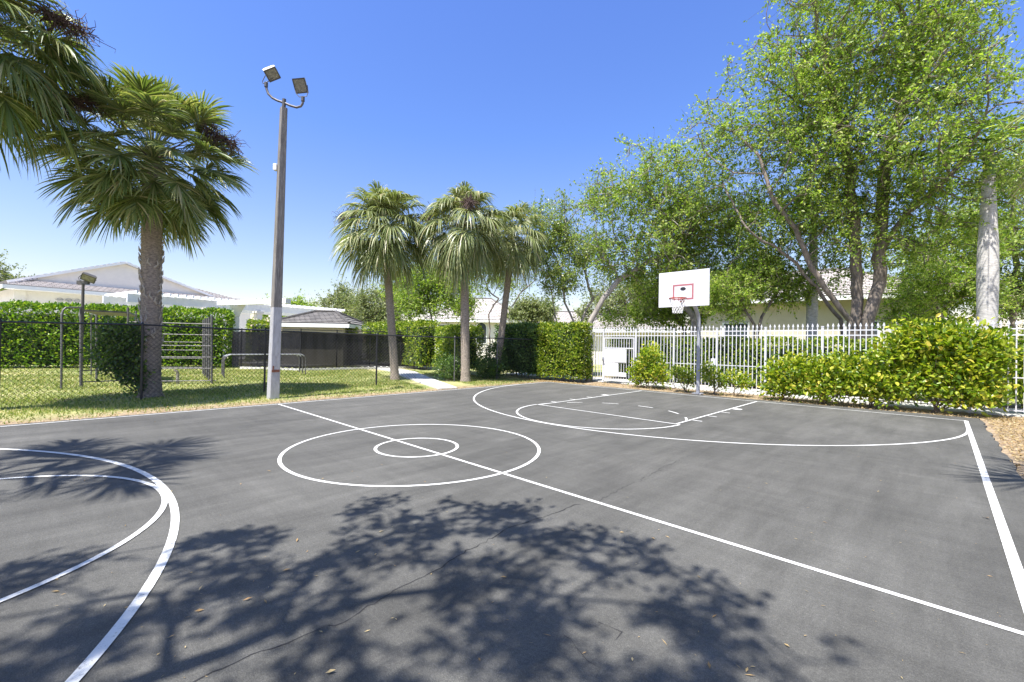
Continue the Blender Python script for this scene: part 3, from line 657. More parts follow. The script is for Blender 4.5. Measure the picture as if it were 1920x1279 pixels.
shrub('shrub', 'thin yellowish shrub between the hoop pole shrub and the long row', 'shrub', (.85, 11.6), [blob(1380, 708, 11.6, .34, .24, .25), blob(1395, 718, 11.6, .22, .18, .2)], M['leaf_shrub'], 520, .095, SG, rs)
shrub('shrub', 'low bushy shrub at the left end of the long row', 'shrub', (2.1, 11.6), [blob(1470, 700, 11.6, .48, .42), blob(1455, 722, 11.55, .36, .3), blob(1500, 690, 11.6, .4, .34), blob(1500, 722, 11.5, .4, .26)], M['leaf_shrub'], 2300, .125, SG, rs, nst=7)
shrub('shrub', 'low dense shrub second from the left in the long row', 'shrub', (3.1, 11.6), [blob(1545, 700, 11.6, .5, .42), blob(1580, 690, 11.6, .45, .36), blob(1560, 728, 11.5, .5, .26), blob(1600, 712, 11.55, .4, .4)], M['leaf_shrub'], 2600, .125, SG, rs, nst=7)
shrub('shrub', 'mid height shrub where the long row begins to rise', 'shrub', (4.2, 11.7), [blob(1650, 700, 11.65, .5, .5), blob(1680, 660, 11.65, .45, .5), blob(1640, 728, 11.55, .42, .3), blob(1700, 720, 11.6, .45, .42)], M['leaf_shrub'], 2900, .13, SG, rs, nst=7)
shrub('shrub', 'tallest shrub at the right end covering the fence top', 'shrub', (5.5, 11.85), [blob(1740, 640, 11.75, .55, .5), blob(1800, 645, 11.75, .6, .5), blob(1760, 690, 11.7, .6, .5), blob(1830, 690, 11.75, .5, .5), blob(1850, 655, 11.8, .38, .5), blob(1790, 735, 11.65, .5, .3), blob(1850, 735, 11.75, .36, .28), blob(1700, 625, 11.85, .34, .22)], M['leaf_shrub'], 5200, .135, SG, rs, nst=8)
shrub('shrub', 'loose leafy bush behind the far right end of the picket fence', 'shrub', (7.6, 13.2), [blob(1895, 690, 13.1, .5, .6), blob(1915, 650, 13.2, .5, .4), blob(1930, 720, 13.1, .6, .5)], M['leaf_hedge'], 2200, .10, SG, rs)
# dark vine bush at the palm foot, shrub at the path
vb = G(262, 744)
shrub('vine_bush', 'dark climbing bush against the fence at the foot of the big palm', 'bush', (-10.0, -2.2), [(onX(238, 640, -9.9), (.4, .55, .42)), (onX(215, 660, -9.9), (.35, .5, .32)), (onX(250, 690, -9.85), (.3, .33, .55)), (onX(225, 620, -9.9), (.3, .42, .2)), (onX(262, 705, -9.75), (.2, .2, .45)), (onX(205, 690, -10), (.2, .3, .16))], M['leaf_dark_shaded'], 3600, .10, None, rs, nst=7)
b0 = G(838, 712)
shrub('shrub', 'small dark shrub behind the fence left of the middle palm', 'shrub', b0, [(b0+(0, 0, .55), (.6, .6, .5)), (b0+(.3, .4, .4), (.5, .5, .35))], M['leaf_dark_shaded'], 3000, .08, 'shrubs by the palms', rs)
b0 = G(905, 710)
shrub('shrub', 'dark undergrowth between the middle palm and the leaning palm', 'shrub', b0, [(b0+(0, .2, .5), (.5, .6, .5)), (b0+(-.2, .9, .9), (.5, .5, .8)), (b0+(.3, .5, .4), (.4, .4, .4))], M['leaf_dark_shaded'], 4200, .085, 'shrubs by the palms', rs)

# ---------------- trees grown towards points spread through the crown
def tube_edges(nodes, par, rad_, mat, parent, k=6, rmin=.006):
    idx = [i for i in range(len(nodes)) if par[i] >= 0]
    A_ = nodes[[par[i] for i in idx]]; B_ = nodes[idx]; rb = rad_[idx]; ra = np.minimum(rad_[[par[i] for i in idx]], rb*1.35)
    d = B_-A_; L = np.linalg.norm(d, axis=1)[:, None]+1e-9; d = d/L; B2 = B_+d*rb[:, None]*.3
    ref = np.where(np.abs(d[:, 2:3]) < .9, [[0, 0, 1.]], [[1., 0, 0]]); a = nrm(np.cross(ref, d)); b = np.cross(d, a)
    t = np.arange(k)*2*math.pi/k; ring_ = a[:, None, :]*np.cos(t)[None, :, None]+b[:, None, :]*np.sin(t)[None, :, None]
    V = np.stack([A_[:, None]+ring_*ra[:, None, None], B2[:, None]+ring_*rb[:, None, None]], 1).reshape(-1, 3)
    base = np.arange(len(idx))[:, None, None]*2*k; j = np.arange(k)[None, :, None]; j2 = (j+1) % k
    Fq = np.concatenate([base+j, base+j2, base+k+j2, base+k+j], 2).reshape(-1, 4)
    return V, Fq
def tree(label, group, base, stems, blobs, natt, mat, bark, leafn, lsize, r0=.2, step=.35, rs=None, spread=.22, infl=9, name='tree', att=None, k=6, kill=.45, cat='tree', expo=2.0, droop=.1, tip=.007):
    rs = rs or R
    nodes = []; par = []; fixed = {}
    for st in stems:            # each stem a polyline from the base; (points, start radius)
        pts = [np.array(p, float) for p in st]
        last = -1
        for a, b in zip(pts[:-1], pts[1:]):
            kk = max(1, int(np.linalg.norm(b-a)/step))
            for i in range(kk):
                if last == -1: nodes.append(a); par.append(-1); last = len(nodes)-1
                p = a+(b-a)*(i+1)/kk+rs.normal(0, step*.07, 3); nodes.append(p); par.append(last); last = len(nodes)-1
    if att is None:
        vol = np.array([np.prod(r) for _, r in blobs]); vol = vol/vol.sum(); A_ = []
        for (c, r), f in zip(blobs, vol):
            kk = max(4, int(natt*f)); d = nrm(rs.normal(size=(kk, 3))); A_.append(np.array(c)+d*np.array(r)*(rs.uniform(.02, 1, kk)**.42)[:, None])
        att = np.vstack(A_)
        # open gaps so that sky shows through
        s_ = np.sin(att[:, 0]*1.9+base[0])+np.sin(att[:, 1]*1.7+att[:, 2]*.8)+np.sin(att[:, 2]*2.1+att[:, 0]*.7)
        att = att[s_ > -1.15]
    full = att.copy(); nodes = np.array(nodes); par = list(par)
    alive = np.ones(len(att), bool); best = np.full(len(att), 1e9); bi = np.zeros(len(att), int)
    def upd(i0):
        nonlocal best, bi
        for s0_ in range(i0, len(nodes), 64):
            dd_ = np.linalg.norm(att[:, None, :]-nodes[None, s0_:s0_+64], axis=2); j = dd_.argmin(1); m_ = dd_[np.arange(len(att)), j]
            u = m_ < best; best[u] = m_[u]; bi[u] = j[u]+s0_
    upd(0)
    for it in range(90):
        act = alive & (best < infl)
        if not act.any(): break
        ids = np.unique(bi[act]); new = []; np_ = []
        dirs = nrm(att[act]-nodes[bi[act]])
        acc = np.zeros((len(nodes), 3)); np.add.at(acc, bi[act], dirs)
        for i in ids:
            d = acc[i]
            if np.linalg.norm(d) < 1e-6: continue
            d = nrm(d)+rs.normal(0, .16, 3)
            if par[i] >= 0: d = d+.35*nrm(nodes[i]-nodes[par[i]])
            new.append(nodes[i]+nrm(d)*step); np_.append(i)
        if not new: break
        new = np.array(new); np_ = np.array(np_); okn = np.array([np.min(np.sum((nodes-q)**2, 1)) > (.45*step)**2 for q in new]); alive[np.isin(bi, np_[~okn]) & alive] = False
        if not okn.any(): continue
        n0 = len(nodes); nodes = np.vstack([nodes, new[okn]]); par += list(np_[okn]); upd(n0); alive &= best > kill
        if len(nodes) > 9000: break
    # radii by summing the children
    rr_ = np.zeros(len(nodes)); par_a = np.array(par)
    for i in range(len(nodes)-1, -1, -1):
        if rr_[i] == 0: rr_[i] = tip**expo
        if par_a[i] >= 0: rr_[par_a[i]] += rr_[i]
    rr_ = rr_**(1/expo); root_r = rr_[par_a < 0].max(); rr_ = rr_*min(1.8, max(.35, r0/root_r)) if root_r > 0 else rr_
    rr_ = np.maximum(rr_, tip*.8)
    lowz = np.clip(1.0-(nodes[:, 2])/.8, 0, 1); rr_ = rr_*(1+.35*lowz*(nodes[:, 2] < .8))
    root = thing(name, label, cat, (base[0], base[1], 0), group)
    V, Fq = tube_edges(nodes, par_a, rr_, bark, root, k)
    # leafy sprays: twigs from the wood to and past each crown point, with leaves along them
    A0 = nodes[bi]; ns = 4; st0 = np.repeat(A0*.45+full*.55, ns, 0); en = np.repeat(full, ns, 0)+rs.normal(0, 1, (len(full)*ns, 3))*spread*1.15
    st0 = np.repeat(A0, ns, 0)*.5+st0*.5
    tn = np.vstack([st0, en]); m_ = len(st0); V2, F2 = tube_edges(tn, np.r_[np.full(m_, -1), np.arange(m_)], np.r_[np.full(m_, tip), np.full(m_, tip*.45)], bark, root, 3)
    o = fastmesh('trunk', V, Fq, bark, root, True)
    cnt = (leafn/ns*rs.uniform(.35, 1.7, m_)).astype(int); q_ = np.repeat(np.arange(m_), cnt); t_ = rs.uniform(.15, 1.08, len(q_))[:, None]; ax = nrm(en-st0)
    P = st0[q_]+(en-st0)[q_]*t_+rs.normal(0, lsize*.32, (len(q_), 3))
    D = ax[q_]*.7+rs.normal(0, .62, P.shape)+np.array([0, 0, -droop]); V, Fc = leaves(P, D, rs.uniform(.6, 1.35, len(P))*lsize, .5, .25, False, .35, rs)
    tw = fastmesh('twigs', V2, F2, M['twig'], root)
    fastmesh('crown', V, Fc, mat, root); return root
def cb(lst, dscale=1.0):     # crown blobs from (px, py, radius px, depth)
    out = []
    for (x, y, r, d) in lst:
        c = at(x, y, d); q = r/F*d; out.append((c, (q, q, q*.9)))
    return out
def stem(d0, pts):           # stem polyline from (px,py[,depth])
    return [at(p[0], p[1], p[2] if len(p) > 2 else d0) for p in pts]
rs = np.random.RandomState(5)
TG = 'broadleaf trees beyond the picket fence'
g0 = at(1610, 655, 16); g0[2] = 0
B0 = lambda x, d: np.array([*at(x, 650, d)[:2], -.1])
tree('largest leafy tree with several trunks right of the hoop', TG, g0,
     [[B0(1600, 15.8)]+stem(15.8, [(1596, 600), (1560, 560), (1520, 500), (1490, 430), (1440, 360)]), [B0(1606, 16)]+stem(16, [(1606, 560), (1605, 480), (1600, 400), (1590, 290), (1560, 180)]),
      [B0(1622, 16)]+stem(15.7, [(1626, 600), (1650, 530), (1650, 460), (1655, 340), (1690, 200), (1700, 90)]), [B0(1594, 16.2)]+stem(16.4, [(1575, 600), (1530, 540), (1480, 480), (1400, 430)]),
      stem(15.8, [(1650, 470), (1700, 400, 15), (1780, 330, 14)])],
     cb([(1690, 50, 165, 15), (1770, 110, 100, 14.5), (1500, 150, 115, 15.5), (1600, 160, 140, 15.5), (1700, 250, 170, 14.5), (1560, 320, 140, 16), (1420, 120, 55, 16), (1380, 290, 90, 16.5), (1450, 250, 100, 16), (1810, 190, 80, 14), (1830, 290, 80, 14),
         (1330, 240, 55, 17), (1600, 420, 120, 16), (1470, 400, 90, 16.5), (1750, 380, 110, 15), (1690, 470, 60, 15.5), (1830, 30, 50, 14.5), (1540, 500, 62, 17), (1660, 540, 40, 17.5), (1600, -60, 150, 15), (1850, 400, 70, 14)]),
     3300, M['leaf_tree'], M['bark'], 42, .108, r0=.30, step=.36, rs=rs, spread=.30, kill=.36, k=7)
tree('spreading tree with slanting trunk left of and behind the hoop', TG, at(1120, 650, 19.5),
     [[B0(1105, 19.5)]+stem(19.5, [(1108, 600), (1130, 560), (1160, 525), (1220, 490), (1290, 440), (1330, 400)]), [B0(1300, 20)]+stem(20, [(1300, 590), (1270, 560), (1250, 480), (1240, 400), (1210, 330)])],
     cb([(1190, 300, 50, 19), (1160, 370, 65, 19), (1120, 380, 35, 19), (1260, 340, 75, 19), (1330, 410, 85, 19.5), (1250, 440, 95, 19.5), (1160, 460, 65, 19.5), (1370, 490, 60, 19), (1300, 500, 80, 20), (1200, 530, 45, 20), (1390, 400, 60, 19)]),
     2100, M['leaf_tree'], M['bark_pale'], 28, .118, r0=.2, step=.42, rs=rs, spread=.30, kill=.45)
tree('thin crooked tree with half bare branches right of the palms', TG, at(1080, 650, 22),
     [[B0(1085, 22)]+stem(22, [(1078, 610), (1060, 570), (1050, 500), (1020, 440)]), [B0(1092, 22)]+stem(22, [(1092, 600), (1110, 560), (1095, 500), (1070, 470), (1060, 420)]), [B0(1045, 22)]+stem(22, [(1045, 610), (1035, 560), (1030, 500)])],
     cb([(1060, 400, 38, 22), (1090, 450, 55, 22), (1035, 440, 42, 22), (1000, 400, 25, 22), (1110, 400, 38, 21), (1050, 520, 45, 22), (1120, 520, 42, 22), (1010, 480, 30, 22)]),
     900, M['leaf_tree2'], M['bark_pale'], 34, .11, r0=.17, step=.42, rs=rs, spread=.26, kill=.55)
tree('small V-shaped tree in front of the cream house wall', TG, at(1420, 650, 17.5),
     [[B0(1420, 17.5)]+stem(17.5, [(1422, 610), (1440, 575), (1465, 535)]), [B0(1417, 17.5)]+stem(17.5, [(1412, 610), (1398, 580), (1380, 540)])],
     cb([(1385, 545, 45, 17.5), (1440, 520, 50, 17.5), (1470, 560, 26, 17.5), (1370, 590, 24, 17.5), (1420, 480, 48, 17.5), (1500, 535, 36, 17.5), (1350, 550, 40, 17.5)]),
     700, M['leaf_tree'], M['bark'], 42, .095, r0=.12, step=.35, rs=rs, spread=.2)
tree('leafy tree directly behind the backboard', TG, at(1330, 650, 21.5),
     [[B0(1310, 22)]+stem(22, [(1312, 610), (1330, 560), (1340, 500)]), [B0(1280, 22)]+stem(22, [(1282, 620), (1262, 580), (1230, 550)])],
     cb([(1220, 560, 55, 22), (1160, 590, 32, 22), (1340, 540, 60, 21.5), (1300, 580, 40, 22), (1260, 590, 40, 22), (1200, 600, 25, 23)]),
     800, M['leaf_tree'], M['bark'], 34, .115, r0=.2, step=.45, rs=rs, spread=.27)
# trees right side
tree('shaded tree filling the gap between the largest tree and the white palm trunk', TG, at(1750, 650, 20),
     [[B0(1765, 20)]+stem(20, [(1765, 600), (1740, 520), (1745, 440)])],
     cb([(1750, 520, 85, 20), (1700, 570, 40, 19.5), (1800, 450, 75, 20), (1810, 560, 60, 20), (1720, 590, 32, 19.5), (1670, 590, 28, 20), (1780, 590, 40, 20)]), 1000, M['leaf_tree'], M['bark'], 46, .11, r0=.22, step=.45, rs=rs, spread=.27)
tree('bright tree at the right edge behind the white palm trunk', TG, at(1900, 650, 21),
     [[B0(1900, 21)]+stem(21, [(1900, 600), (1905, 500), (1900, 420)])],
     cb([(1900, 440, 75, 21), (1890, 540, 60, 21), (1930, 340, 75, 21), (1860, 360, 40, 21), (1950, 540, 70, 21), (1880, 600, 40, 21), (1920, 260, 50, 20)]), 1100, M['leaf_tree2'], M['bark'], 44, .12, r0=.22, step=.5, rs=rs, spread=.3)
# trees behind the palms
FGp = 'trees behind the palms'
tree('dense round oak between the left and the middle palm', FGp, at(810, 650, 29),
     [[B0(812, 29)]+stem(29, [(812, 600), (803, 570), (800, 545)]), stem(29, [(813, 590), (822, 560), (832, 530)])],
     cb([(820, 545, 45, 29), (775, 560, 40, 29), (865, 560, 35, 28), (745, 530, 35, 30), (790, 510, 30, 29), (850, 520, 40, 29), (870, 590, 18, 28)]), 900, M['leaf_tree'], M['bark_pale'], 40, .14, r0=.25, step=.55, rs=rs, spread=.34, kill=.7)
tree('crooked thin tree seen between the middle and leaning palm', FGp, at(920, 650, 27),
     [[B0(918, 27)]+stem(27, [(918, 590), (925, 570), (935, 560), (915, 545), (908, 520)]), stem(27, [(923, 572), (940, 562), (965, 555)])],
     cb([(915, 500, 32, 27), (905, 545, 18, 27), (950, 530, 25, 27)]), 140, M['leaf_tree'], M['bark'], 26, .12, r0=.16, step=.4, rs=rs, spread=.3)
tree('bare forked tree right of the leaning palm', FGp, at(955, 650, 27),
     [[B0(953, 27)]+stem(27, [(953, 600), (960, 575), (948, 555), (945, 540)]), stem(27, [(960, 575), (975, 550), (1003, 528)])],
     cb([(985, 540, 18, 27), (1010, 500, 26, 27), (970, 500, 25, 27)]), 90, M['leaf_tree'], M['bark_pale'], 12, .11, r0=.2, step=.4, rs=rs, spread=.3)
FT_ = 'far trees on the skyline'
for lab, base_x, bl, mt in (('hazy olive tree on the skyline right of the pool hut roof', 650, [(640, 560, 30, 48), (618, 585, 25, 48), (665, 585, 30, 47), (650, 600, 30, 48)], 'leaf_far'),
                            ('pale willowy tree behind the leftmost of the three palms', 710, [(700, 575, 36, 44), (720, 600, 30, 44), (690, 605, 25, 44), (735, 570, 30, 45)], 'leaf_far'),
                            ('distant low tree between the palms and the crooked tree', 1000, [(990, 585, 26, 46), (1020, 590, 24, 46), (970, 595, 18, 46)], 'leaf_far'),
                            ('brownish distant tree left of the white gabled house', 5, [(5, 540, 34, 44), (-30, 520, 45, 44), (0, 580, 30, 44), (-50, 580, 40, 44)], 'leaf_far'),
                            ('tree tops just above the pergola beside the light pole', 568, [(560, 580, 14, 55), (575, 582, 12, 55), (545, 583, 10, 55), (500, 583, 12, 55), (525, 590, 14, 55)], 'leaf_tree'),
                            ('distant green trees behind the pale wall right of the gate', 1160, [(1140, 570, 40, 40), (1200, 560, 45, 40), (1100, 590, 25, 40), (1260, 570, 40, 40)], 'leaf_far')):
    d = bl[0][3]; tree(lab, FT_, at(base_x, 650, d), [[B0(base_x, d)]+stem(d, [(base_x, 625), (bl[0][0], bl[0][1]+5)])], cb(bl), 460, M[mt], M['bark'], 40, .22, r0=.3, step=.9, rs=rs, spread=.55, kill=1.2, infl=20)

# ---------------- fan palms
def fan_palm(label, base, top_, rcrown, mat, nleaf, seed, trunk_r=(.17, .15), group='fan palms', seeds=0, boots=0, cat='palm', name='palm_tree', lean=(0, 0), droop=.5, smin=1, nseg=54, up0=84, dn=-50, fan=1.0):
    rs = np.random.RandomState(seed); base = np.array(base, float); top_ = np.array(top_, float); root = thing(name, label, cat, (base[0], base[1], 0), group)
    # trunk with ring scars
    n_ = int((top_[2]-base[2])/.07); kk = 16; mb = MB(); P = []; rr_ = []
    for i in range(n_+1):
        t = i/n_; p = base+(top_-base)*t; p = p+np.array([*lean, 0])*math.sin(t*math.pi); P.append(p)
        r = trunk_r[0]+(trunk_r[1]-trunk_r[0])*t; r *= 1+.25*math.exp(-t*n_*.07/.25); rr_.append(r*(1+(.035 if i % 2 else -.03)+rs.uniform(-.02, .02)))
    mb.tube(P, rr_, kk); tr = mb.build('trunk', M['palmtrunk'], root, True)
    if boots:
        mb = MB()
        for q in range(boots):
            t = rs.uniform(.20, .66); a = rs.uniform(0, 6.28); p = base+(top_-base)*t; o_ = np.array([math.cos(a), math.sin(a), 0]); sd_ = np.array([-math.sin(a), math.cos(a), 0])
            r = trunk_r[0]+(trunk_r[1]-trunk_r[0])*t; s_ = rs.choice((-1, 1)); q0 = p+o_*r*.9; mb.tube([q0, q0+o_*.04+sd_*s_*.07+(0, 0, .08), q0+o_*.065+sd_*s_*.05+(0, 0, .19)], [.034, .024, .009], 5)
        mb.build('leaf_boots', M['boot'], tr)
    Vs = []; Fs = []; nb = 0; pet = MB(); gold = 2.39996
    c = top_.copy()
    for i in range(nleaf):
        f_ = (i+.5)/nleaf; el = rad(up0+(dn-up0)*f_**.85+rs.uniform(-9, 9)); az = i*gold+rs.uniform(-.3, .3)
        h_ = np.array([math.cos(az), math.sin(az), 0]); d = h_*math.cos(el)+np.array([0, 0, math.sin(el)]); c0 = c+np.array([0, 0, .35*(1-f_)])
        Lp = rcrown*rs.uniform(.40, .60)*(1 if f_ > .15 else .75); Ls = rcrown*rs.uniform(.42, .54)*fan; Lp *= 1+(1-fan)*.55
        p1 = c0+d*Lp*.5; d2 = nrm(d+np.array([0, 0, -.18-.15*f_])); p2 = p1+d2*Lp*.5; d3 = nrm(d2+np.array([0, 0, -.22*droop-.1]))
        pet.tube([c0, p1, p2], [.018, .014, .010], 4, False)
        sd_ = np.array([-h_[1], h_[0], 0]); sd_ = nrm(sd_+rs.normal(0, .12, 3)); nn = np.cross(d3, sd_)
        if nn[2] < 0: nn = -nn
        th = np.linspace(rad(-125), rad(125), nseg)+rs.normal(0, .045, nseg); ca, sa = np.cos(th), np.sin(th)
        hub = p2+d3*(.18*Ls)*np.clip(ca, 0, 1)[:, None]       # costa
        fold = .22+.25*rs.rand()
        dr = nrm(d3[None]*ca[:, None]+sd_[None]*sa[:, None]+nn[None]*(fold*np.abs(sa))[:, None]-nn[None]*.12)
        ln_ = Ls*(.78+.22*np.cos(th*.8))*rs.uniform(.9, 1.06, nseg); nk = 6; ts = np.linspace(0, 1, nk)
        g_ = np.array([0, 0, -1.])*(droop*rs.uniform(.7, 1.3, nseg))[:, None]
        pts = hub[:, None]+dr[:, None]*(ln_[:, None]*ts)[:, :, None]*(1-.12*ts[None, :, None]**2)+g_[:, None]*(ln_[:, None]*(np.clip(ts-.25, 0, 1)**2)[None])[:, :, None]
        wv = nrm(np.cross(dr, nn)); wd = ln_[:, None]*np.array([.009, .020, .022, .018, .011, .001])[None]
        twist = rs.normal(0, .8, nseg)[:, None]; wv = nrm(wv+nn[None]*twist)
        Lf = pts+wv[:, None]*wd[:, :, None]; Rt = pts-wv[:, None]*wd[:, :, None]
        V = np.stack([Lf, Rt], 2).reshape(-1, 3); b0 = nb+np.arange(nseg)[:, None, None]*nk*2; j = np.arange(nk-1)[None, :, None]*2
        Vs.append(V); Fs.append(np.concatenate([b0+j, b0+j+1, b0+j+3, b0+j+2], 2).reshape(-1, 4)); nb += len(V)
    fastmesh('crown', np.vstack(Vs), np.vstack(Fs), mat, root)
    pet.build('leaf_stalks', M['frond_dry'], root)
    for s_ in range(seeds):
        mb = MB(); a = (s_*2.1+seed)*1.0; h_ = np.array([math.cos(a), math.sin(a), 0]); q0 = c+h_*.15+(0, 0, .2); q1 = q0+h_*rcrown*.45+(0, 0, rcrown*.34); q2 = q0+h_*rcrown*.78+(0, 0, rcrown*.20)
        mb.tube([q0, q1, q2], [.02, .014, .008], 5, False)
        for kk_ in range(230):
            t = rs.rand(); p = q1*(1-t)+q2*t+rs.normal(0, .04, 3); e = p+rs.normal(0, .16, 3)-(0, 0, .06); e2 = e+rs.normal(0, .08, 3)-(0, 0, .05); mb.tube([p, e, e2], [.009, .008, .005], 3, False)
        mb.build('seed_stalk', M['deadseed'], root)
    return root
pb = lambda x, y: G(x, y)
def plm(label, bx_, by_, tx, ty, **kw):
    b0 = G(bx_, by_); b0[2] = -.05; return fan_palm(label, b0, onp(tx, ty, b0, FW), **kw)
plm('big stout palm behind the fence left of the light pole', 282, 742, 286, 308, rcrown=2.52, mat=M['frond'], nleaf=104, seed=3, trunk_r=(.235, .23), seeds=4, boots=64, droop=.30, nseg=64, dn=-56, fan=.80)
plm('leftmost of the three palms near the concrete path', 741, 711, 722, 440, rcrown=2.35, mat=M['frond_dry'], nleaf=72, seed=8, trunk_r=(.17, .155), seeds=2, droop=.8, up0=88)
plm('middle of the three palms, standing right of the path', 873, 714, 870, 434, rcrown=2.2, mat=M['frond_dry'], nleaf=58, seed=12, trunk_r=(.185, .165), seeds=3, droop=1.0, dn=-62)
plm('rightmost of the three palms, leaning to the right', 930, 708, 962, 450, rcrown=2.0, mat=M['frond_dry'], nleaf=48, seed=15, trunk_r=(.155, .14), seeds=2, droop=.9, up0=74, dn=-58)
t_ = at(-70, 85, 9.2); fan_palm('palm at the top left corner with drooping strap-like fronds', (t_[0], t_[1]-.2, -.05), t_, 2.5, M['frond'], 100, 22, (.2, .19), seeds=5, droop=.75, nseg=54, fan=.85)
t_ = at(2125, 215, 9.3); fan_palm('palm leaning in at the right edge of the picture', (t_[0]+.2, t_[1], -.05), t_, 1.95, M['frond_dry'], 40, 31, (.17, .15), droop=.5)
# palms outside the frame whose shadows fall on the court
sc_ = G(-75, 900); zc = 6.6; k_ = zc/math.tan(SUN_EL); t_ = np.array([sc_[0]-SH[0]*k_, sc_[1]-SH[1]*k_, zc])
fan_palm('palm outside the frame shading the left end of the court', (t_[0]-.2, t_[1], -.05), t_, 2.5, M['frond'], 20, 41, droop=.35, fan=.85)
# royal palm trunks behind the white fence
def royal(label, x, d, ytop, r0_, bulge, seed):
    rs = np.random.RandomState(seed); b0 = B0(x, d); tp_ = at(x+4, ytop, d); root = thing('royal_palm', label, 'palm', (b0[0], b0[1], 0), 'royal palms beyond the fence'); P = []; r = []
    for t in np.linspace(0, 1, 60):
        P.append(b0+(tp_-b0)*t); r.append(r0_*(1+.12*math.exp(-t*8)+bulge*math.exp(-((t-.55)/.16)**2)-.35*max(0, t-.7)/.3)*(1+rs.uniform(-.012, .012)))
    mb = MB(); mb.tube(P, r, 18); mb.build('trunk', M['royal'], root, True)
    mb = MB(); mb.tube([tp_, tp_+(0, 0, .5), tp_+(0, 0, 1.2)], [r0_*.62, r0_*.6, r0_*.3], 14); mb.build('crownshaft', M['leaf_dark_shaded'], root, True)
    Vs = []; Ds = []; mb = MB()
    for i in range(9):
        a = i*2.4; h_ = np.array([math.cos(a), math.sin(a), 0]); pts = [tp_+(0, 0, 1.1)+h_*2.4*t+np.array([0, 0, 1])*(1.5*t-2.4*t*t) for t in np.linspace(0, 1, 12)]; mb.tube(pts, np.linspace(.03, .006, 12), 4)
        sd_ = np.array([-h_[1], h_[0], 0])
        for j in range(60):
            t = rs.uniform(.12, 1); p = tp_+(0, 0, 1.1)+h_*2.4*t+np.array([0, 0, 1])*(1.5*t-2.4*t*t); Vs.append(p); Ds.append(sd_*rs.choice((-1, 1))+h_*.4+rs.normal(0, .2, 3)-(0, 0, .3))
    V, Fc = leaves(np.array(Vs), np.array(Ds), rs.uniform(.35, .6, len(Vs)), .07, .2, True, .3, rs); fastmesh('fronds', V, Fc, M['leaf_tree'], root); mb.build('frond_ribs', M['leaf_tree'], root)
royal('thick pale grey palm trunk at the right of the picket fence', 1850, 13.6, 330, .225, .10, 2)
royal('slimmer palm trunk standing left of the largest tree', 1521, 17.5, 440, .19, .02, 3)

# ---------------- the tree behind the camera, whose shade falls over the foreground
def inpoly(x, y, poly):
    c = False; j = len(poly)-1
    for i in range(len(poly)):
        if (poly[i][1] > y) != (poly[j][1] > y) and x < (poly[j][0]-poly[i][0])*(y-poly[i][1])/(poly[j][1]-poly[i][1])+poly[i][0]: c = not c
        j = i
    return c
PG = [[(655, 955), (760, 925), (800, 925), (850, 945), (1000, 950), (1105, 952), (1112, 985), (1180, 1010), (1300, 1050), (1400, 1080), (1480, 1110), (1490, 1150), (1420, 1170), (1440, 1230), (1420, 1279), (1400, 1330), (330, 1420), (120, 1400), (-250, 1330), (-350, 1120), (330, 1015), (500, 985), (545, 1005), (500, 1050), (560, 1060), (640, 1035), (655, 1000)],
      [(1565, 1195), (1620, 1215), (1650, 1300), (1560, 1300)]]
rs = np.random.RandomState(77)
gp = [[tuple(G(*p)[:2]) for p in pl_] for pl_ in PG]; att = []
for pl_ in gp:
    xs = [p[0] for p in pl_]; ys = [p[1] for p in pl_]
    ar = (max(xs)-min(xs))*(max(ys)-min(ys))
    for q in range(int(ar*48)):
        x0, y0 = rs.uniform(min(xs), max(xs)), rs.uniform(min(ys), max(ys))
        if not inpoly(x0, y0, pl_): continue
        h1 = math.sin(x0*5.1+1.3)+math.sin(y0*6.3+.5)+math.sin((x0+y0)*4.2)+math.sin((x0-1.4*y0)*7.1)*.7
        if h1 < -.6: continue
        gf_ = (np.array([x0, y0])-CAM[:2])@FW[:2]; zz = 5.1+max(0, 4.4-gf_)*.75+1.0*rs.rand(); kz = zz/math.tan(SUN_EL); att.append((x0-SH[0]*kz, y0-SH[1]*kz, zz))
att = np.array(att); cen = att.mean(0); tb = np.array([cen[0]-.6, cen[1]-2.2, -.1])
tree('shade tree behind the camera whose branches overhang the court', None, tb, [[tb, tb+(.1, .3, 2.2), tb+(.3, 1.0, 4.2), cen-(0, .3, .9)]], None, 0, M['leaf_tree'], M['bark'], 28, .10, r0=.12, step=.28, rs=rs, spread=.085, att=att, kill=.22, infl=12, tip=.004)
# low palm outside the frame, right
fan_palm('palm outside the frame at the right side of the court', (8.3, 1.8, -.05), (8.12, 1.85, 6.3), 2.15, M['frond'], 22, 51, (.16, .15), droop=.15, nseg=24, up0=50, dn=-35, group=None)

# ------------------------------------------------------------------ playground
PGp = (-13.9, -3.7)
cf = thing('climbing_frame', 'grey steel pipe climbing frame with ladder bars and a flat roof', 'climbing frame', (-14, -2, 0))
def pst(x, yb, yt, dx=0, r=.03): b0 = G(x, yb); return b0, onp(x+dx, yt, b0, FW)
def addpost(b0, t0, r=.03, extra=None):
    mb = MB(); P = [b0-(0, 0, .05), t0]
    if extra is not None: P = [b0-(0, 0, .05), t0-(0, 0, .22), t0-(0, 0, .08)+(extra-t0)*.06, t0+(extra-t0)*.2, extra]
    mb.tube(P, r, 8); mb.build('post', M['steel_dark'], cf, True)
pA_, tA = pst(115, 727, 577, 1); pB_, tB = pst(152, 724, 575); pC_, tC = pst(240, 720, 577); pD_, tD = pst(181, 711, 584); pE_, tE = pst(255, 708, 584); pF_, tF = pst(397, 718, 593)
addpost(pA_, tA, .028, tB+(0, 0, -.03)); addpost(pB_, tB, .042); addpost(pC_, tC, .036); addpost(pD_, tD, .034); addpost(pE_, tE, .03)
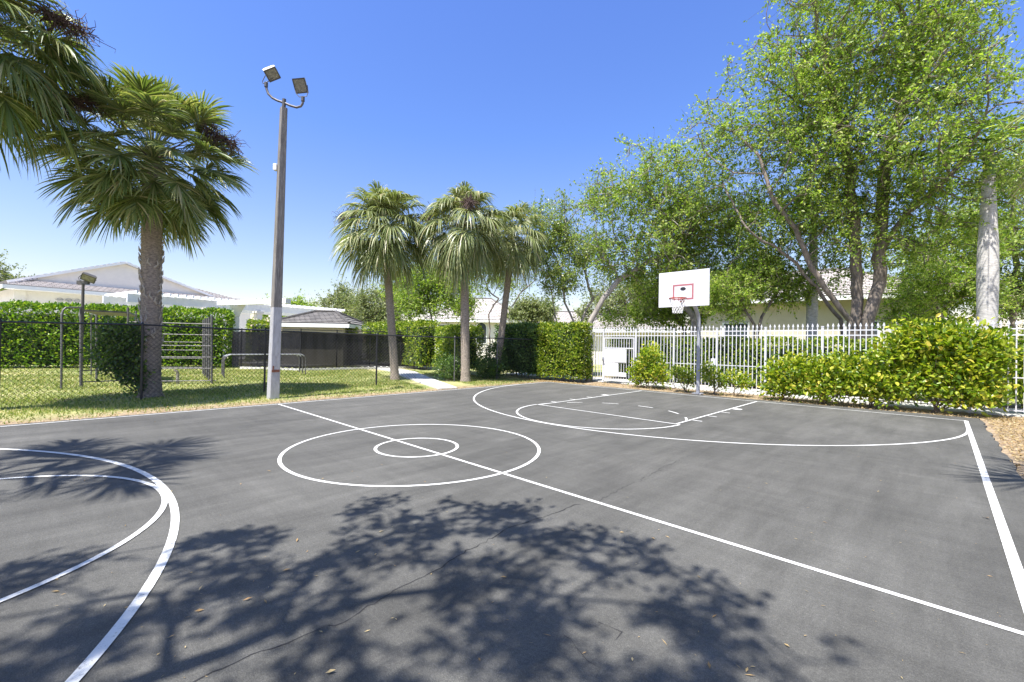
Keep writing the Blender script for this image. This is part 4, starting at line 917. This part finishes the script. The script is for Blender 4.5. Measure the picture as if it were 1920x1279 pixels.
pG_, tG = pst(171, 703, 590); addpost(pG_, tG, .022, tD-(0, 0, .06)); pH_, tH = pst(203, 698, 592); addpost(pH_, tH, .028)
for k, (x, yb, yt) in enumerate(((397, 718, 592), (392, 712, 594), (388, 708, 596), (384, 704, 598), (381, 701, 600))):
    a, b = pst(x, yb, yt); addpost(a, b, .036)
def bar(*a): m_ = MB(); m_.tube(*a); m_.build('ladder_bar', M['steel_dark'], cf, True)
for z in (.13, .50, .86): bar([(pB_[0], pB_[1], z), (pC_[0], pC_[1], z)], .021, 6)
for y in (607, 627.5, 648, 669, 690, 713):
    zz = onp(330, y, pF_, FW)[2]; zz = (zz-CAM[2])*1.0+CAM[2]; bar([(pC_[0], pC_[1], zz+.01), (pF_[0]+.03, pF_[1]+.12, zz)], .019, 6)
a = G(381, 701); b = G(262, 701)
for y in (642, 657, 672, 689): zz = onp(381, y, a, FW)[2]; bar([(b[0], b[1], zz), (a[0], a[1], zz)], .018, 6)
mb = MB(); zt = 2.42; mb.prism([(p[0], p[1], zt) for p in (pB_, pC_, pE_, pD_)], (0, 0, .05)); mb.build('roof_panel', M['steel_dark'], cf)
# arch bars
for k, (xa, ya, xb, yb) in enumerate(((420, 707, 573, 702), (418, 704, 567, 700), (416, 701, 561, 697))):
    a = G(xa, ya); b = G(xb, yb); a[2] = b[2] = -.05; zt = onp(xa+14, 663, a, FW)[2]; d = nrm(b-a); r_ = .28
    lab = ('nearest', 'middle', 'farthest')[k]
    ab = thing('parallel_bar', 'low U-shaped steel exercise bar on the lawn, %s of three' % lab, 'exercise bar', a, 'low exercise bars')
    P = [a, a+(0, 0, zt-r_)]+arc(a+d*r_+(0, 0, zt-r_), r_, math.pi, math.pi/2, 7, d, (0, 0, 1))[1:]+arc(b-d*r_+(0, 0, zt-r_), r_, math.pi/2, 0, 7, d, (0, 0, 1))+[b]
    mb = MB(); mb.tube(P[:5], .024, 8); mb.tube(P[-5:], .024, 8); mb2 = MB(); mb2.tube(P[4:-4], .024, 8); mb.build('leg', M['steel_dark'], ab, True); mb2.build('bar', M['galv'], ab, True)
sb = G(333, 718)
st_ = thing('stump_post', 'short curved wooden post standing inside the climbing frame', 'post', sb)
mb = MB(); mb.tube([sb-(0, 0, .05), sb+(0, 0, .3), sb+(.02, -.03, .42), sb+(0, -.12, .46)], [.05, .05, .045, .035], 8); mb.build('post_body', M['boot'], st_, True)
# playground lamp
lb = at(153, 650, 16.8); lb[2] = 0; lt = onp(156, 530, lb, FW)
la = thing('lamp_post', 'dark lamp post with a tilted floodlight head by the climbing frame', 'lamp post', lb)
mb = MB(); mb.tube([lb, lt], [.05, .045], 10); mb.build('pole', M['lamp_dark'], la, True)
mb = MB(); mb.box(lt+(0, 0, .0), (.42, .1, .14), RT, FW); mb.build('mounting_bar', M['lamp_dark'], la)
flood(165.5, 522, 16.7, -FW*.75+RT*.30-UP*.55, UP+RT*.5, .42, .28, .2, M['lamp_dark'], (lt+(0, 0, .05), la))

# ------------------------------------------------------------------ buildings
def quadroof(name, mat, parent, a, b, c, d, th=.08):
    """roof slab: eave a-b, upper edge d-c; uv in metres; closed slab"""
    a, b, c, d = [np.array(v, float) for v in (a, b, c, d)]; u = nrm(b-a); n_ = nrm(np.cross(b-a, d-a)); n_ = n_ if n_[2] > 0 else -n_; v = np.cross(n_, u)
    if np.dot(v, d-a) < 0: v = -v
    V = [a, b, c, d, a-n_*th, b-n_*th, c-n_*th, d-n_*th]; uv = [[float(np.dot(p-a, u)), float(np.dot(p-a, v))] for p in V]
    Fc = [[0, 1, 2, 3], [7, 6, 5, 4], [0, 4, 5, 1], [1, 5, 6, 2], [2, 6, 7, 3], [3, 7, 4, 0]]
    # courses of tile, each lifted at its lower edge over the one below
    H_ = float(np.dot(d-a, v)); kc = max(2, int(H_/.36)); V = []; uv = []; Fc = []
    for i in range(kc):
        for t, lift in ((i/kc, .055), ((i+1)/kc, .0)):
            for e0, e1 in ((a, d), (b, c)): p = e0+(e1-e0)*t+n_*lift; V.append(p); uv.append([float(np.dot(p-a, u)), float(np.dot(p-a, v))])
        j = i*4; Fc.append([j, j+1, j+3, j+2])
        if i: Fc.append([j-2, j-1, j+1, j])
    j = len(V)
    for p in (a, b, c, d): V.append(p-n_*th); uv.append([float(np.dot(p-a, u)), float(np.dot(p-a, v))])
    Fc += [[j+3, j+2, j+1, j], [0, j, j+1, 1]]
    for sd0 in (0, 1):
        ch_ = [i*4+sd0 for i in range(kc)]; ch_ = [q for i in range(kc) for q in (i*4+sd0, i*4+2+sd0)]; Fc.append(ch_+([j+3, j] if sd0 == 0 else [j+2, j+1]))
    return mesh(name, V, Fc, mat, parent, uv=uv)
    if np.linalg.norm(c-d) < 1e-4: V = [a, b, c, a-n_*th, b-n_*th, c-n_*th]; uv = [[float(np.dot(p-a, u)), float(np.dot(p-a, v))] for p in V]; Fc = [[0, 1, 2], [5, 4, 3], [0, 3, 4, 1], [1, 4, 5, 2], [2, 5, 3, 0]]
    return mesh(name, V, Fc, mat, parent, uv=uv)
# --- clubhouse, far left: facade runs away to the right
P0 = at(22, 640, 30); P0[2] = 0; ud = nrm(np.array([-.20, .98, 0])); nd = np.array([ud[1], -ud[0], 0])   # nd faces the court
if np.dot(nd, CAM-P0) < 0: nd = -nd
onf = lambda x, y, o=0.: onp(x, y, P0+nd*o, nd)
ch = thing('clubhouse', 'long white house with a wide gable and pale tiled roof beyond the left hedge', 'house', P0)
eL = onf(22, 537); eR = onf(470, 560); ze = eL[2]; L_ = np.dot(eR-P0, ud)
P = lambda s_, o, z: P0+ud*s_+nd*o+np.array([0, 0, z])
mb = MB(); mb.prism([P(.25, 0, -.1), P(L_, 0, -.1), P(L_, 0, ze), P(.25, 0, ze)], -nd*12); wl = mb.build('wall', M['stucco'], ch)
mb = MB(); mb.box(P(.32, .03, ze/2), (.55, .12, ze-.2), ud, nd); mb.build('corner_pier', M['stucco'], ch)
gx = np.dot(onf(236, 492, -1.4)-P0, ud); gz = onf(236, 492, -1.4)[2]; gl = np.dot(onf(62, 527, -1.4)-P0, ud); gr = np.dot(onf(385, 548, -1.4)-P0, ud); gzl = onf(90, 524, -1.4)[2]-.0
zg = ze+.62
mb = MB(); mb.prism([P(gl-.9, -1.6, zg-.5), P(gr+.9, -1.6, zg-.5), P(gr+.9, -1.6, zg-.12), P(gx, -1.6, gz-.10), P(gl-.9, -1.6, zg-.12)], -nd*.3); mb.build('gable_wall', M['stucco_warm'] if False else M['stucco'], ch)
quadroof('roof', M['tile_pale'], ch, P(-.55, .8, ze+.05), P(L_, .8, ze+.05), P(L_, -1.6, zg+.05), P(1.2, -1.6, zg+.05))
quadroof('roof', M['tile_pale'], ch, P(-.55, -12, ze+.05), P(-.55, .8, ze+.05), P(1.4, -1.5, zg+.25), P(1.4, -12, zg+.25))
quadroof('roof', M['tile_pale'], ch, P(gl-1.2, -1.42, zg-.12), P(gl-1.2, -14, zg-.12), P(gx, -14, gz+.05), P(gx, -1.42, gz+.05), .1)
quadroof('roof', M['tile_pale'], ch, P(gr+1.2, -14, zg-.12), P(gr+1.2, -1.42, zg-.12), P(gx, -1.42, gz+.05), P(gx, -14, gz+.05), .1)
mb = MB(); mb.beam(P(gl-1.25, -1.36, zg-.20), P(gx, -1.36, gz-.03), .06, .17); mb.beam(P(gr+1.25, -1.36, zg-.20), P(gx, -1.36, gz-.03), .06, .17); mb.beam(P(-.6, .84, ze-.08), P(L_, .84, ze-.08), .06, .24)
mb.beam(P(-.59, .8, ze-.08), P(-.59, -12, ze-.08), .06, .24); mb.build('fascia', M['trim'], ch)
mb = MB(); mb.box(P(L_/2, .4, ze-.19), (L_+.8, .8, .03), ud, nd); mb.build('soffit', M['trim'], ch)
r2 = np.dot(onf(398, 545, -6)-P0, ud)
quadroof('roof', M['tile_pale'], ch, P(gr-2, -4, ze+.5), P(r2+3, -4, ze+.5), P(r2-.3, -9, ze+2.0), P(gr-2, -9, ze+2.0))
for (x, y, w_, h_) in ((313, 588, 1.2, 1.0),):
    c = onf(x, y, .04); mb = MB(); mb.box(c, (w_, .05, h_), ud, nd); wn = mb.build('window', M['trim'], ch); mb = MB(); mb.box(c+nd*.03, (w_-.16, .02, h_-.16), ud, nd); mb.build('pane', M['glass'], wn)
c = onf(129, 563, .05); mb = MB()
for k in (-.45, 0, .45): mb.tube([c+ud*k+np.array([.16*math.cos(t), 0, .16*math.sin(t)])[0]*ud+np.array([0, 0, .12*math.sin(t)]) for t in np.linspace(0, 6.28, 12)], .018, 4, False)
mb.tube([c+ud*-.7, c+ud*.7], .02, 4); mb.tube([c-(0, 0, .9), c], .015, 4); mb.build('wall_ornament', M['galv'], ch)
c = onf(178, 577, .1); mb = MB(); mb.box(c, (.7, .2, .32), ud, nd, bev=.02); mb.build('wall_lamp', M['lamp_dark'], ch)
# --- pergola
pg = thing('pergola', 'white pergola with heavy beams and columns between the house and the hut', 'pergola', at(440, 650, 29)*np.array([1, 1, 0]))
g1, g2 = at(238, 560, 26.0), at(640, 580, 39); zt = 3.95; dpg = nrm(np.array([g2[0]-g1[0], g2[1]-g1[1], 0])); npg = np.array([dpg[1], -dpg[0], 0]); npg = npg if np.dot(npg, CAM-g1) > 0 else -npg
g1 = np.array([g1[0], g1[1], 0]); Lp = np.linalg.norm((g2-g1)[:2])
Q = lambda s_, o, z: g1+dpg*s_+npg*o+np.array([0, 0, z])
mb = MB(); mb.beam(Q(0, 0, zt), Q(Lp, 0, zt), .12, .5); mb.beam(Q(0, -3.6, zt), Q(Lp, -3.6, zt), .12, .5); mb.build('long_beam', M['trim'], pg)
mb = MB()
for s_ in np.arange(.3, Lp, .42): mb.beam(Q(s_, .55, zt+.34), Q(s_, -4.2, zt+.34), .07, .17)
mb.build('rafters', M['trim'], pg)
for s_ in np.linspace(1.0, Lp-.6, 5):
    for o_ in (-.0, -3.6):
        mb = MB(); mb.box(Q(s_, o_, (zt-.25)/2-.02), (.42, .42, zt-.27), dpg, npg, bev=.02); mb.box(Q(s_, o_, zt-.36), (.55, .55, .16), dpg, npg); mb.build('column', M['stucco'], pg)
# second, nearer pergola beam with its bracket
a, b = at(412, 569, 26.5), at(540, 586, 24.5)
pg2 = thing('pergola', 'short white pergola beam on a tapered bracket left of the light pole', 'pergola', (a[0], a[1], 0)); 
a[2] = b[2] = 3.75; mb = MB(); mb.beam(a, b, .35, .28); mb.build('beam', M['trim'], pg2)
c = a+(b-a)*.25; mb = MB(); V = []
for z, h_ in ((0, .16), (2.9, .16), (3.2, .24), (3.6, .42)):
    for sx, sy in ((-1, -1), (1, -1), (1, 1), (-1, 1)): V.append((c[0]+sx*h_, c[1]+sy*h_, z))
mb.add(V, [[r*4+i, r*4+(i+1) % 4, r*4+4+(i+1) % 4, r*4+4+i] for r in range(3) for i in range(4)]+[[12, 13, 14, 15]]); mb.build('column', M['trim'], pg2)
# --- pool hut with hip roof
def hip_house(name, label, cat, c, ax, hw, hd, zwall, zridge, over, wallm, tilem, ridge=.5, group=None, wins=()):
    ax = nrm(np.array([*ax, 0.])); ay = np.array([-ax[1], ax[0], 0]); c = np.array([c[0], c[1], 0.]); 
    if np.dot(ay, CAM-c) < 0: ay = -ay; 
    r = thing(name, label, cat, c, group); Pn = lambda u, v, z: c+ax*u+ay*v+np.array([0, 0, z])
    mb = MB(); mb.box(Pn(0, 0, zwall/2-.05), (2*hw, 2*hd, zwall), ax, ay, (0, 0, 1)); w_ = mb.build('wall', wallm, r)
    H, D = hw+over, hd+over; rl = max(.01, hw*ridge); e = [Pn(-H, -D, zwall), Pn(H, -D, zwall), Pn(H, D, zwall), Pn(-H, D, zwall)]; r0_, r1_ = Pn(-rl, 0, zridge), Pn(rl, 0, zridge)
    quadroof('roof', tilem, r, e[3], e[2], r1_, r0_); quadroof('roof', tilem, r, e[1], e[0], r0_, r1_); quadroof('roof', tilem, r, e[2], e[1], r1_, r1_); quadroof('roof', tilem, r, e[0], e[3], r0_, r0_)
    mb = MB()
    for a, b in ((e[0], e[1]), (e[1], e[2]), (e[2], e[3]), (e[3], e[0])): mb.beam(a-(0, 0, .14), b-(0, 0, .14), .05, .24)
    mb.build('fascia', M['trim'], r)
    rc = MB(); 
    for a, b in ((r0_, r1_), (e[3], r0_), (e[2], r1_), (e[0], r0_), (e[1], r1_)): rc.tube([a+(0, 0, .06), b+(0, 0, .06)], .09, 6)
    rc.build('ridge_tiles', tilem, r)
    for (u, z, w2, h2, arch) in wins:
        mb = MB(); pt = [(-w2/2, -h2/2), (w2/2, -h2/2), (w2/2, h2/2)]+([(w2/2*math.cos(t), h2/2+w2/2*math.sin(t)) for t in np.linspace(.2, 2.94, 9)] if arch else [])+[(-w2/2, h2/2)]
        mb.prism([Pn(u+p*1.16, hd+.03, z+q*1.1) for p, q in pt], ay*.05); wf = mb.build('window', M['trim'], r)
        mb = MB(); mb.prism([Pn(u+p, hd+.075, z+q) for p, q in pt], ay*.02); mb.build('pane', M['glass'], wf)
    return r
c = at(610, 640, 31); hip_house('pool_hut', 'small cream hut with a grey tiled hip roof right of the light pole', 'hut', c, (RT[0], RT[1]+.1), 1.95, 2.3, 2.7, 3.6, .5, M['stucco_warm'], M['tile_grey'], .35)
c = at(897, 640, 50); hip_house('house', 'white house with arched window seen between the palms', 'house', c, (RT[0], RT[1]), 4.6, 4, 4.0, 6.6, .6, M['stucco'], M['tile_pale'], .3, 'neighbouring houses', wins=((.6, 2.4, 1.0, 1.6, True), (-3.2, 2.5, 1.4, 1.8, False), (3.0, 2.4, 1.2, 1.6, False)))
c = at(1060, 640, 52); hip_house('house', 'low grey-roofed house behind the bare tree above the hedge', 'house', c, (RT[0], RT[1]), 6.5, 4, 3.6, 5.4, .6, M['stucco'], M['tile_pale'], .5, 'neighbouring houses', wins=((-3, 2.2, 1.6, 1.3, False), (2.5, 2.2, 1.6, 1.3, False)))
c = at(1180, 640, 40); hip_house('house', 'pale roof glimpsed through the trees right of the gate', 'house', c, (RT[0], RT[1]), 4.5, 4, 2.9, 4.4, .6, M['stucco'], M['tile_pale'], .5, 'neighbouring houses')
c = onY(1480, 640, 29); hip_house('house', 'cream house with a grey tiled roof behind the largest tree', 'house', (c[0], c[1]+3.6), (1, .12), 6.2, 5, 4.6, 6.9, .8, M['stucco_warm'], M['tile_pale'], .35, 'neighbouring houses', wins=((-3.3, 2.3, 1.4, 1.6, False), (3.2, 2.3, 1.4, 1.6, False)))
